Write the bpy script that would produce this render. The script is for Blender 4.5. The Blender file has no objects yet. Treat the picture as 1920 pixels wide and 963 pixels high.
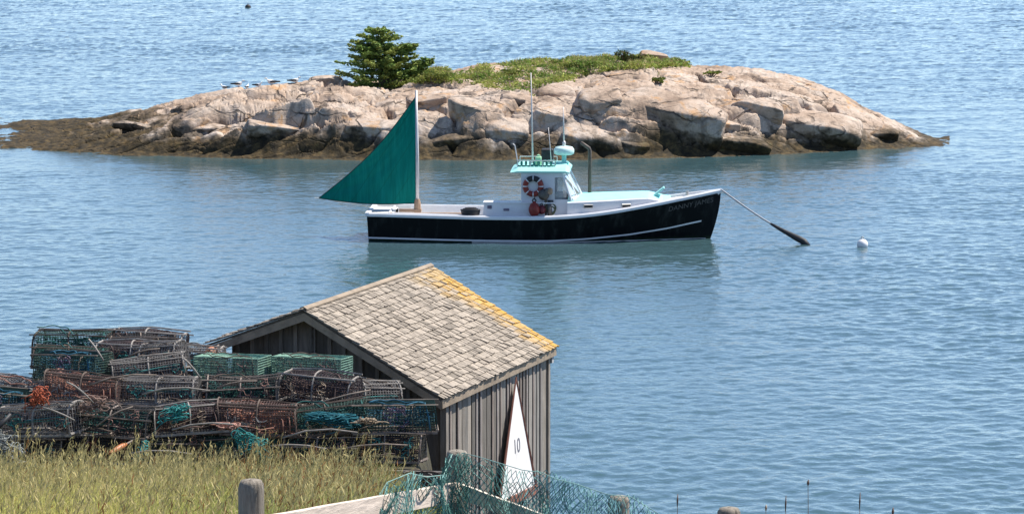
import bpy, math, random
import numpy as np
from mathutils import Vector, Matrix

R = math.radians
random.seed(7)
rng = np.random.default_rng(11)
C = bpy.context.scene.collection
SC = bpy.context.scene

# ------------------------------------------------------------------ camera
CAM_H = 11.1
F = 6400.0                       # focal length in pixels of the 1920 px wide picture
PITCH = math.atan(731.5 / F)
ca, sa = math.cos(PITCH), math.sin(PITCH)


def P(px, py, D):
    """world point at depth y = D seen at picture position px, py"""
    x, y = (px - 960) / F, -(py - 481.5) / F
    dy, dz = ca + y * sa, -sa + y * ca
    k = D / dy
    return Vector((x * k, D, CAM_H + dz * k))


def Wt(px, py, z=0.0):
    """world point on the horizontal plane z"""
    x, y = (px - 960) / F, -(py - 481.5) / F
    dy, dz = ca + y * sa, -sa + y * ca
    k = (z - CAM_H) / dz
    return Vector((x * k, dy * k, z))


cam = bpy.data.cameras.new('camera')
cam.sensor_width = 36
cam.lens = F / 1920 * 36
cam.clip_start = 0.5
cam.clip_end = 30000
co = bpy.data.objects.new('camera', cam)
co.location = (0, 0, CAM_H)
co.rotation_euler = (R(90) - PITCH, 0, 0)
C.objects.link(co)
SC.camera = co

# ------------------------------------------------------------------ light
SUN_AZ, SUN_EL = R(68), R(58)    # azimuth clockwise from +Y
w = bpy.data.worlds.new('World')
SC.world = w
w.use_nodes = True
nt = w.node_tree
sky = nt.nodes.new('ShaderNodeTexSky')
sky.sky_type = 'NISHITA'
sky.sun_disc = False
sky.sun_elevation = SUN_EL
sky.sun_rotation = SUN_AZ
sky.air_density = 1.0
sky.dust_density = 0.0
sky.altitude = 4500
sky.ozone_density = 0.5
bg = nt.nodes['Background']
nt.links.new(sky.outputs[0], bg.inputs[0])
bg.inputs[1].default_value = 0.14
sun = bpy.data.lights.new('sun', 'SUN')
sun.energy = 5.0
sun.angle = R(0.5)
sun.color = (1, 0.95, 0.87)
so = bpy.data.objects.new('sun', sun)
sd = Vector((math.sin(SUN_AZ) * math.cos(SUN_EL), math.cos(SUN_AZ) * math.cos(SUN_EL), math.sin(SUN_EL)))
so.rotation_euler = sd.to_track_quat('Z', 'Y').to_euler()
so.location = (40, 40, 60)
C.objects.link(so)
SC.view_settings.view_transform = 'Standard'
SC.view_settings.look = 'None'
SC.view_settings.gamma = 1
SC.view_settings.exposure = 0.6
SC.cycles.max_bounces = 6
SC.cycles.diffuse_bounces = 3
SC.cycles.glossy_bounces = 3
SC.cycles.transparent_max_bounces = 12


# ------------------------------------------------------------------ materials
class NT:
    def __init__(s, name):
        s.m = bpy.data.materials.new(name)
        s.m.use_nodes = True
        s.t = s.m.node_tree
        s.b = s.t.nodes['Principled BSDF']

    def n(s, typ, **kw):
        nd = s.t.nodes.new(typ)
        for k, v in kw.items():
            setattr(nd, k, v)
        return nd

    def l(s, a, b):
        s.t.links.new(a, b)

    def coord(s, kind='Object', scale=(1, 1, 1), rot=(0, 0, 0)):
        tc = s.n('ShaderNodeTexCoord')
        mp = s.n('ShaderNodeMapping')
        mp.inputs['Scale'].default_value = scale
        mp.inputs['Rotation'].default_value = rot
        s.l(tc.outputs[kind], mp.inputs[0])
        return mp.outputs[0]

    def noise(s, vec, scale, detail=4, rough=0.55, dist=0.0):
        nd = s.n('ShaderNodeTexNoise')
        nd.inputs['Scale'].default_value = scale
        nd.inputs['Detail'].default_value = detail
        nd.inputs['Roughness'].default_value = rough
        nd.inputs['Distortion'].default_value = dist
        s.l(vec, nd.inputs['Vector'])
        return nd.outputs['Fac']

    def ramp(s, fac, stops):
        nd = s.n('ShaderNodeValToRGB')
        cr = nd.color_ramp
        while len(cr.elements) > 1:
            cr.elements.remove(cr.elements[-1])
        for i, (p, c) in enumerate(stops):
            e = cr.elements[0] if i == 0 else cr.elements.new(p)
            e.position = p
            e.color = (c[0], c[1], c[2], 1) if hasattr(c, '__len__') else (c, c, c, 1)
        s.l(fac, nd.inputs[0])
        return nd.outputs[0]

    def mix(s, fac, a, b, blend='MIX'):
        nd = s.n('ShaderNodeMix', data_type='RGBA', blend_type=blend)
        for i, v in ((0, fac), (6, a), (7, b)):
            if isinstance(v, (int, float)):
                nd.inputs[i].default_value = v
            elif isinstance(v, tuple):
                nd.inputs[i].default_value = (v[0], v[1], v[2], 1)
            else:
                s.l(v, nd.inputs[i])
        return nd.outputs[2]

    def math(s, op, a, b=0.0, clamp=False):
        nd = s.n('ShaderNodeMath', operation=op)
        nd.use_clamp = clamp
        for i, v in ((0, a), (1, b)):
            if isinstance(v, (int, float)):
                nd.inputs[i].default_value = v
            else:
                s.l(v, nd.inputs[i])
        return nd.outputs[0]

    def bump(s, h, strength=0.5, dist=0.02, normal=None):
        nd = s.n('ShaderNodeBump')
        nd.inputs['Strength'].default_value = strength
        nd.inputs['Distance'].default_value = dist
        s.l(h, nd.inputs['Height'])
        if normal is not None:
            s.l(normal, nd.inputs['Normal'])
        return nd.outputs[0]

    def attr(s, name='tint'):
        nd = s.n('ShaderNodeAttribute')
        nd.attribute_name = name
        return nd.outputs['Color']


def paint(name, col, rough=0.5, var=0.12, scale=6.0, metal=0.0, bump=0.0, coord='Object'):
    """plain coloured surface with a little procedural wear"""
    m = NT(name)
    v = m.coord(coord)
    f = m.noise(v, scale, 5, 0.6)
    dark = tuple(c * (1 - 2.2 * var) for c in col)
    lite = tuple(min(1, c * (1 + var)) for c in col)
    m.l(m.ramp(f, [(0.3, dark), (0.52, col), (0.75, lite)]), m.b.inputs['Base Color'])
    m.b.inputs['Roughness'].default_value = rough
    m.b.inputs['Metallic'].default_value = metal
    if bump:
        m.l(m.bump(m.noise(v, scale * 5, 4), 0.6, bump), m.b.inputs['Normal'])
    return m.m


def tinted(name, rough=0.8, fine=18.0, amount=0.35, bump=0.0, translucent=0.0, stretch=(1, 1, 1)):
    """base colour from the mesh's own tint layer (one tint per board, shingle, leaf) with fine grain"""
    m = NT(name)
    v = m.coord('Object', stretch)
    f = m.noise(v, fine, 5, 0.65)
    g = m.ramp(f, [(0.25, 1 - amount), (0.75, 1 + amount * 0.6)])
    c = m.mix(1.0, m.attr(), g, 'MULTIPLY')
    m.l(c, m.b.inputs['Base Color'])
    m.b.inputs['Roughness'].default_value = rough
    m.b.inputs['Specular IOR Level'].default_value = 0.25
    if bump:
        m.l(m.bump(f, 0.7, bump), m.b.inputs['Normal'])
    if translucent:
        tr = m.n('ShaderNodeBsdfTranslucent')
        m.l(c, tr.inputs[0])
        mx = m.n('ShaderNodeMixShader')
        mx.inputs[0].default_value = translucent
        m.l(m.b.outputs[0], mx.inputs[1])
        m.l(tr.outputs[0], mx.inputs[2])
        m.l(mx.outputs[0], m.t.nodes['Material Output'].inputs[0])
    return m.m


# ------------------------------------------------------------------ mesh helpers
class MB:
    def __init__(s):
        s.v, s.f, s.mi, s.c = [], [], [], []
        s.mat = 0
        s.col = (0.5, 0.5, 0.5)

    def add(s, vs, fs):
        o = len(s.v)
        s.v += [tuple(x) for x in vs]
        s.c += [s.col] * len(vs)
        for f in fs:
            s.f.append([i + o for i in f])
            s.mi.append(s.mat)

    def box(s, lo, hi, M=None):
        x0, y0, z0 = lo
        x1, y1, z1 = hi
        vs = [Vector(p) for p in ((x0, y0, z0), (x1, y0, z0), (x1, y1, z0), (x0, y1, z0), (x0, y0, z1), (x1, y0, z1), (x1, y1, z1), (x0, y1, z1))]
        if M is not None:
            vs = [M @ p for p in vs]
        s.add(vs, [(0, 3, 2, 1), (4, 5, 6, 7), (0, 1, 5, 4), (1, 2, 6, 5), (2, 3, 7, 6), (3, 0, 4, 7)])

    def bbox(s, lo, hi, b, M=None):
        """box with chamfered edges"""
        x0, y0, z0 = lo
        x1, y1, z1 = hi
        vs, idx = [], {}
        for ix, sx in enumerate((0, 1)):
            for iy, sy in enumerate((0, 1)):
                for iz, sz in enumerate((0, 1)):
                    c = (x1 if sx else x0, y1 if sy else y0, z1 if sz else z0)
                    d = (-b if sx else b, -b if sy else b, -b if sz else b)
                    for k in range(3):
                        q = [c[i] + (0 if i == k else d[i]) for i in range(3)]
                        idx[(sx, sy, sz, k)] = len(vs)
                        vs.append(Vector(q))
        if M is not None:
            vs = [M @ p for p in vs]
        fs = []
        for k in range(3):
            a, c = [i for i in range(3) if i != k]
            for sk in (0, 1):
                q = []
                for sa_, sc_ in ((0, 0), (1, 0), (1, 1), (0, 1)):
                    t = [0, 0, 0]
                    t[k], t[a], t[c] = sk, sa_, sc_
                    q.append(idx[(t[0], t[1], t[2], k)])
                fs.append(q)
        for k in range(3):
            a, c = [i for i in range(3) if i != k]
            for sa_ in (0, 1):
                for sc_ in (0, 1):
                    t0, t1 = [0] * 3, [0] * 3
                    t0[a] = t1[a] = sa_
                    t0[c] = t1[c] = sc_
                    t0[k], t1[k] = 0, 1
                    fs.append([idx[(*t0, a)], idx[(*t1, a)], idx[(*t1, c)], idx[(*t0, c)]])
        for sx in (0, 1):
            for sy in (0, 1):
                for sz in (0, 1):
                    fs.append([idx[(sx, sy, sz, k)] for k in range(3)])
        s.add(vs, fs)

    def tube(s, pts, r, n=6, cap=True):
        pts = [Vector(p) for p in pts]
        m = len(pts)
        rs = r if hasattr(r, '__len__') else [r] * m
        vs, fs = [], []
        t0 = (pts[1] - pts[0]).normalized()
        a = t0.orthogonal().normalized()
        for i in range(m):
            t = (pts[min(i + 1, m - 1)] - pts[max(i - 1, 0)])
            t = t.normalized() if t.length > 1e-9 else t0
            a = (a - t * a.dot(t))
            a = a.normalized() if a.length > 1e-6 else t.orthogonal().normalized()
            b = t.cross(a)
            for k in range(n):
                q = 2 * math.pi * k / n
                vs.append(pts[i] + (a * math.cos(q) + b * math.sin(q)) * rs[i])
        for i in range(m - 1):
            for k in range(n):
                k2 = (k + 1) % n
                fs.append((i * n + k, i * n + k2, (i + 1) * n + k2, (i + 1) * n + k))
        if cap:
            fs.append(tuple(range(n - 1, -1, -1)))
            fs.append(tuple((m - 1) * n + k for k in range(n)))
        s.add(vs, fs)

    def lathe(s, prof, n=16, M=None):
        """prof: (r, z) from bottom to top about the z axis"""
        vs, fs = [], []
        for r, z in prof:
            for k in range(n):
                q = 2 * math.pi * k / n
                vs.append(Vector((r * math.cos(q), r * math.sin(q), z)))
        if M is not None:
            vs = [M @ p for p in vs]
        for i in range(len(prof) - 1):
            for k in range(n):
                k2 = (k + 1) % n
                fs.append((i * n + k, i * n + k2, (i + 1) * n + k2, (i + 1) * n + k))
        fs.append(tuple(range(n - 1, -1, -1)))
        fs.append(tuple((len(prof) - 1) * n + k for k in range(n)))
        s.add(vs, fs)

    def torus(s, R0, r0, M=None, a0=0.0, a1=2 * math.pi, n=32, k=10):
        full = abs(a1 - a0 - 2 * math.pi) < 1e-6
        vs, fs = [], []
        m = n if full else n + 1
        for i in range(m):
            a = a0 + (a1 - a0) * i / n
            for j in range(k):
                b = 2 * math.pi * j / k
                vs.append(Vector(((R0 + r0 * math.cos(b)) * math.cos(a), (R0 + r0 * math.cos(b)) * math.sin(a), r0 * math.sin(b))))
        if M is not None:
            vs = [M @ p for p in vs]
        for i in range(n):
            i2 = (i + 1) % m
            for j in range(k):
                j2 = (j + 1) % k
                fs.append((i * k + j, i2 * k + j, i2 * k + j2, i * k + j2))
        if not full:
            fs.append(tuple(range(k - 1, -1, -1)))
            fs.append(tuple((m - 1) * k + j for j in range(k)))
        s.add(vs, fs)

    def prism(s, poly, M, d):
        """poly in the xy plane extruded along z by d, then moved by M"""
        n = len(poly)
        vs = [M @ Vector((p[0], p[1], 0)) for p in poly] + [M @ Vector((p[0], p[1], d)) for p in poly]
        fs = [tuple(range(n - 1, -1, -1)), tuple(range(n, 2 * n))]
        for i in range(n):
            j = (i + 1) % n
            fs.append((i, j, n + j, n + i))
        s.add(vs, fs)

    def build(s, name, mats, parent=None, smooth=False, loc=None):
        me = bpy.data.meshes.new(name)
        me.from_pydata(s.v, [], s.f)
        for m in (mats if isinstance(mats, (list, tuple)) else [mats]):
            me.materials.append(m)
        me.polygons.foreach_set('material_index', s.mi)
        if smooth:
            me.polygons.foreach_set('use_smooth', [True] * len(s.f))
        at = me.attributes.new('tint', 'FLOAT_COLOR', 'POINT')
        at.data.foreach_set('color', np.concatenate([np.array(s.c, dtype=np.float32), np.ones((len(s.c), 1), np.float32)], 1).ravel())
        me.update()
        o = bpy.data.objects.new(name, me)
        C.objects.link(o)
        if parent is not None:
            o.parent = parent
        if loc is not None:
            o.location = loc
        return o


def np_mesh(name, V, faces, mats, parent=None, smooth=False, tint=None, mi=None):
    """V (N,3), faces (M,4) or (M,3) numpy"""
    me = bpy.data.meshes.new(name)
    V = np.asarray(V, np.float32)
    faces = np.asarray(faces, np.int32)
    m, k = faces.shape
    me.vertices.add(len(V))
    me.vertices.foreach_set('co', V.ravel())
    me.loops.add(m * k)
    me.loops.foreach_set('vertex_index', faces.ravel())
    me.polygons.add(m)
    me.polygons.foreach_set('loop_start', np.arange(0, m * k, k, dtype=np.int32))
    if smooth:
        me.polygons.foreach_set('use_smooth', np.ones(m, bool))
    for mm in (mats if isinstance(mats, (list, tuple)) else [mats]):
        me.materials.append(mm)
    if mi is not None:
        me.polygons.foreach_set('material_index', mi)
    me.update(calc_edges=True)
    if tint is not None:
        at = me.attributes.new('tint', 'FLOAT_COLOR', 'POINT')
        at.data.foreach_set('color', np.concatenate([np.asarray(tint, np.float32), np.ones((len(V), 1), np.float32)], 1).ravel())
    o = bpy.data.objects.new(name, me)
    C.objects.link(o)
    if parent is not None:
        o.parent = parent
    return o


def empty(name, loc=(0, 0, 0), rz=0.0):
    o = bpy.data.objects.new(name, None)
    o.empty_display_size = 0.2
    C.objects.link(o)
    o.location = loc
    o.rotation_euler = (0, 0, rz)
    return o


def tag(o, label, cat, group=None, kind=None):
    o['label'] = label
    o['category'] = cat
    if group:
        o['group'] = group
    if kind:
        o['kind'] = kind
    return o


def children(o):
    return [c for c in C.objects if c.parent == o]


def copy_tree(o, parent=None, kids=None):
    c = o.copy()
    C.objects.link(c)
    c.parent = parent
    for ch in kids[o.name] if kids and o.name in kids else ():
        copy_tree(ch, c, kids)
    return c


# ------------------------------------------------------------------ numpy noise
_perm = np.random.default_rng(5).permutation(4096)


def _h(ix, iy, iz=0, k=0):
    return _perm[(_perm[(_perm[(ix + 131 * k) & 4095] + iy) & 4095] + iz) & 4095]


def noise2(x, y, k=0):
    x, y = np.asarray(x, float), np.asarray(y, float)
    ix, iy = np.floor(x).astype(int), np.floor(y).astype(int)
    fx, fy = x - ix, y - iy
    ux, uy = fx * fx * (3 - 2 * fx), fy * fy * (3 - 2 * fy)

    def g(i, j):
        a = _h(ix + i, iy + j, 0, k) * (2 * np.pi / 4096)
        return np.cos(a) * (fx - i) + np.sin(a) * (fy - j)
    return 1.4 * ((g(0, 0) * (1 - ux) + g(1, 0) * ux) * (1 - uy) + (g(0, 1) * (1 - ux) + g(1, 1) * ux) * uy)


def fbm2(x, y, o=4, k=0, gain=0.5):
    s, a = 0, 1
    for i in range(o):
        s = s + a * noise2(x * 2 ** i + 7.3 * i, y * 2 ** i - 3.1 * i, k + i)
        a *= gain
    return s


def noise3(p, k=0):
    i = np.floor(p).astype(int)
    f = p - i
    u = f * f * (3 - 2 * f)
    s = 0
    for a in (0, 1):
        for b in (0, 1):
            for c in (0, 1):
                wt = (u[:, 0] if a else 1 - u[:, 0]) * (u[:, 1] if b else 1 - u[:, 1]) * (u[:, 2] if c else 1 - u[:, 2])
                s = s + wt * (_h(i[:, 0] + a, i[:, 1] + b, i[:, 2] + c, k) / 2048.0 - 1)
    return s


def worley(x, y, k=0, jit=0.9):
    """distance to the nearest and second cell centre, the cell's random number and offset from its centre"""
    ix, iy = np.floor(x).astype(int), np.floor(y).astype(int)
    d1 = np.full(x.shape, 9.0)
    d2 = np.full(x.shape, 9.0)
    cid = np.zeros(x.shape, int)
    ox, oy = np.zeros(x.shape), np.zeros(x.shape)
    for i in (-1, 0, 1):
        for j in (-1, 0, 1):
            h = _h(ix + i, iy + j, 3, k)
            h2 = _h(ix + i, iy + j, 17, k)
            cx = ix + i + 0.5 + jit * (h / 4096 - 0.5)
            cy = iy + j + 0.5 + jit * (h2 / 4096 - 0.5)
            dx, dy = x - cx, y - cy
            d = np.hypot(dx, dy)
            n = d < d1
            d2 = np.where(n, d1, np.minimum(d2, d))
            cid = np.where(n, h, cid)
            ox, oy = np.where(n, dx, ox), np.where(n, dy, oy)
            d1 = np.where(n, d, d1)
    return d1, d2, cid, ox, oy


def sstep(a, b, x):
    t = np.clip((x - a) / (b - a), 0, 1)
    return t * t * (3 - 2 * t)


def ip(x, pts):
    return np.interp(x, [p[0] for p in pts], [p[1] for p in pts])


def grid_faces(nr, nc):
    a = (np.arange(nr - 1)[:, None] * nc + np.arange(nc - 1)[None, :]).ravel()
    return np.stack([a, a + 1, a + nc + 1, a + nc], 1)


#@WATER
# ------------------------------------------------------------------ water
m = NT('sea_water')
vec = m.coord('Object', (1, 1, 1), (0, 0, R(7)))
n2 = m.noise(vec, 5.0, 3, 0.6, 0.4)
m.l(m.bump(n2, 1.0, 0.016), m.b.inputs['Normal'])
m.b.inputs['Base Color'].default_value = (0.048, 0.098, 0.110, 1)
m.b.inputs['Roughness'].default_value = 0.10
m.b.inputs['IOR'].default_value = 1.42
WATER = m.m


def sea(x, y):
    """height of the rippled sea"""
    c, s_ = math.cos(R(14)), math.sin(R(14))
    u, v = x * c + y * s_, -x * s_ + y * c
    calm = 0.75 + 0.55 * noise2(x * 0.03, y * 0.022, 90) + 0.35 * noise2(x * 0.11, y * 0.08, 91) + 0.45 * noise2(x * 0.014 + 0.02 * y, y * 0.06, 92)
    h = 0.040 * noise2(u * 0.30, v * 0.34, 70) + 0.026 * noise2(u * 1.0 + 3, v * 1.2, 71)
    h = h + 0.027 * noise2(u * 2.3, v * 2.6 + 5, 72) + 0.016 * noise2(u * 4.6, v * 5.0, 73)
    lee = 1 - 0.6 * np.exp(-((x - 1.0) / 5.2) ** 4 - ((y - 99.6) / 2.8) ** 2)
    return (0.80 + 1.5 * sstep(125, 220, y)) * h * np.clip(calm, 0.68, 1.35) * lee


th_ = np.linspace(-R(19), R(19), 1080)
ds = np.concatenate([np.arange(42, 125, 0.10), 125 * np.exp(np.linspace(0, math.log(640 / 125), 720))])
TH, DS = np.meshgrid(th_, ds)
Xw = np.tan(TH) * DS
Zw = sea(Xw, DS)
rim = sstep(0, 1, np.minimum(np.minimum((DS - 42) / 4, (640 - DS) / 120), (R(19) - np.abs(TH)) / R(1.5)))
Zw = Zw * rim - 0.25 * (1 - rim)
Vw = np.stack([Xw, DS, Zw], -1).reshape(-1, 3)
n = 96
ang = 2 * np.pi * np.arange(n) / n
disc = np.stack([9000 * np.cos(ang), 9000 * np.sin(ang), np.full(n, -0.24)], 1)
fan = np.stack([np.full(n // 2 - 1, 0), 2 * np.arange(n // 2 - 1) + 1, 2 * np.arange(n // 2 - 1) + 2, 2 * np.arange(n // 2 - 1) + 3], 1) % n
tag(np_mesh('water', np.concatenate([Vw, disc]), np.concatenate([grid_faces(len(ds), len(th_)), fan + len(Vw)]), WATER, smooth=True),
    'rippled blue sea filling the bay to the horizon', 'water', kind='structure')

#@GROUND
# ------------------------------------------------------------------ shore ground
ZL = [(-30, 9.8), (5, 8.6), (15, 7.0), (20, 6.35), (25, 5.9), (30, 5.2), (36, 4.25), (42, 3.2), (46, 2.6), (48.6, 2.38), (50.4, 2.38), (50.6, 2.6), (51.3, 2.6), (51.5, 2.70), (56.5, 2.70), (58, 2.2), (60, 1), (62, -0.3), (66, -1.5)]
ZR = [(-30, 9.8), (5, 8.5), (15, 6.6), (20, 5.8), (24, 5.4), (30, 4.3), (40, 2.2), (48, 0.6), (52, 0.2), (57, 0.0), (60, -0.5), (66, -1.5)]


def ground(x, y):
    x, y = np.asarray(x, float), np.asarray(y, float)
    px = 960 + x / np.maximum(y, 8) * F
    wgt = sstep(775, 850, px)
    wgt = np.maximum(wgt, sstep(70, -20, px) * sstep(54.0, 56.0, y))
    return ip(y, ZL) * (1 - wgt) + ip(y, ZR) * wgt + 0.05 * fbm2(x * 0.9, y * 0.9, 3, 2)


xs = np.concatenate([np.linspace(-60, -9.5, 30), np.linspace(-9, 6, 240), np.linspace(6.5, 60, 30)])
ys = np.concatenate([np.linspace(-30, 18, 40), np.linspace(18.2, 66, 300)])
X, Y = np.meshgrid(xs, ys)
Z = ground(X, Y)
m = NT('shore_soil')
v = m.coord()
m.l(m.ramp(m.noise(v, 1.6, 6, 0.65), [(0.3, (0.018, 0.016, 0.009)), (0.5, (0.045, 0.04, 0.02)), (0.72, (0.09, 0.07, 0.035))]), m.b.inputs['Base Color'])
m.b.inputs['Roughness'].default_value = 0.95
m.l(m.bump(m.noise(v, 9, 5), 0.7, 0.05), m.b.inputs['Normal'])
tag(np_mesh('shore_ground', np.stack([X, Y, Z], -1).reshape(-1, 3), grid_faces(len(ys), len(xs)), m.m, smooth=True), 'grassy slope of earth running down to the shed', 'ground', kind='structure')

#@ISLAND
# ------------------------------------------------------------------ island
FRONT = [(-120, 272), (0, 280), (100, 286), (250, 292), (500, 298), (800, 301), (1200, 298), (1400, 292), (1600, 283), (1740, 275), (1800, 270)]
SIL = [(-120, 238), (0, 236), (100, 231), (200, 220), (330, 197), (440, 176), (560, 163), (620, 146), (660, 154), (780, 142), (850, 132), (900, 124), (1000, 119), (1150, 115), (1220, 112), (1280, 121), (1400, 127), (1500, 146), (1560, 166), (1620, 200), (1700, 236), (1760, 258), (1800, 270)]
DEPTH = [(-120, 12), (0, 12), (200, 12), (400, 11.5), (700, 12), (1000, 14), (1300, 13), (1500, 10), (1650, 6), (1800, 1.2)]
KF = [(0, 0.3), (300, 0.42), (600, 0.5), (900, 0.56), (1400, 0.56), (1600, 0.62), (1760, 0.6)]
GX = np.arange(-120, 1806, 3.0)
Dfs = np.array([Wt(p, ip(p, FRONT)).y for p in GX])
Zrs = np.array([P(p, ip(p, SIL), Wt(p, ip(p, FRONT)).y + ip(p, DEPTH)).z for p in GX])


def island_h(x, D):
    px = 960 + x / D * F * 0.9995
    Df = np.interp(px, GX, Dfs)
    zr = np.maximum(np.interp(px, GX, Zrs), 0.04)
    dr = ip(px, DEPTH)
    kf = ip(px, KF)
    d = D - Df
    s = np.clip(d / dr, 0, 1)
    wob = 0.45 * fbm2(x * 0.5, D * 0.2, 3, 31)
    face = sstep(0, 1, (d + wob) / 2.0)
    base = zr * (kf * face + (1 - kf) * s ** 0.85)
    base = np.where(d > dr, zr * (1 - ((d - dr) / (0.36 * dr + 0.5)) ** 2), base)
    edge = sstep(1800, 1700, px) * sstep(-0.5, 0.8, d)
    # jointed granite: cells whose tops tilt and step; blocks in the middle, long sheets dipping outward at both ends
    base = np.maximum(base, -1.0)
    wx, wy = 0.35 * fbm2(x * 0.6, D * 0.6, 3, 4), 0.30 * fbm2(x * 0.6 + 9, D * 0.6, 3, 8)

    def joints(ax, ay, lx, ly, k, st):
        d1, d2, cid, ox, oy = worley(ax / lx, ay / ly, k)
        e1 = d2 - d1
        r1 = (cid % 97) / 97.0 - 0.5
        r2 = (cid % 89) / 89.0 - 0.5
        ha = st * (0.42 * r1 + 0.5 * r2 * ox + 0.30 * oy) + 0.50 * sstep(0, 0.16, e1) - 0.30 * d1 ** 2 - 0.36
        d1, d2, c2, ox2, oy2 = worley(ax / (lx * 0.4) + 3.3, ay / (ly * 0.4), k + 1)
        hb_ = 0.10 * ((c2 % 71) / 71.0 - 0.5) + 0.10 * oy2 + 0.10 * sstep(0, 0.12, d2 - d1) - 0.09
        return ha + hb_ * 0.45
    hM = joints(x + wx, base * 0.9 + 0.55 * D + wy, 2.7, 1.1, 1, 1.0) * 1.0
    hL = joints(x + wx, base * 1.1 + 0.28 * D + 0.5 * wy - 0.30 * x, 4.2, 0.36, 5, 1.15) * 2.3
    hR = joints(x + wx, base * 1.1 + 0.30 * D + 0.5 * wy + 0.26 * x, 4.0, 0.5, 9, 0.8) * 1.15
    wl, wr = sstep(760, 560, px), sstep(1330, 1480, px)
    hj = hM * (1 - wl) * (1 - wr) + hL * wl + hR * wr
    gain = np.clip(base / 1.0, 0.12, 1) * edge * (1 - 0.75 * sstep(0.6, 1.0, s))
    rough = 0.04 * fbm2(x * 1.3, D * 1.3, 5, 6) + 0.03 * fbm2(x * 6, D * 6, 3, 9) + 0.10 * sstep(0.7, 0.3, base) * fbm2(x * 2.6, D * 2.6, 3, 13)
    z = base * edge + gain * hj + rough * np.clip(base / 0.8, 0.35, 1)
    z = np.where(d < 0, np.minimum(z, 0.05 + d * 0.5), z)
    z = z - 2.5 * sstep(1782, 1800, px)
    z = z - 0.07 * sstep(280, 20, px) * np.clip(0.55 + 1.3 * fbm2(x * 0.45, D * 0.55, 3, 51), 0, 1.6)
    return z


us = np.linspace(-120, 1800, 1150)
dn = np.concatenate([np.linspace(-1.2, 3.2, 150), np.linspace(3.25, 20.5, 190)])
PXg, DNg = np.meshgrid(us, dn)
Dg = np.interp(PXg, GX, Dfs) + DNg
Xg = (PXg - 960) / F * Dg
Zg = island_h(Xg, Dg)


def hit(px, py, D0=128.0, D1=160.0):
    """first point where the sight line through px, py meets the island"""
    Ds = np.linspace(D0, D1, 640)
    a = P(px, py, 1.0)
    k = Ds
    xx = a.x * k
    zz = CAM_H + (a.z - CAM_H) * k
    hz = island_h(xx, Ds)
    i = np.argmax(hz >= zz)
    if not (hz >= zz).any():
        i = np.argmax(hz - zz)
    return Vector((xx[i], Ds[i], hz[i]))


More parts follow.
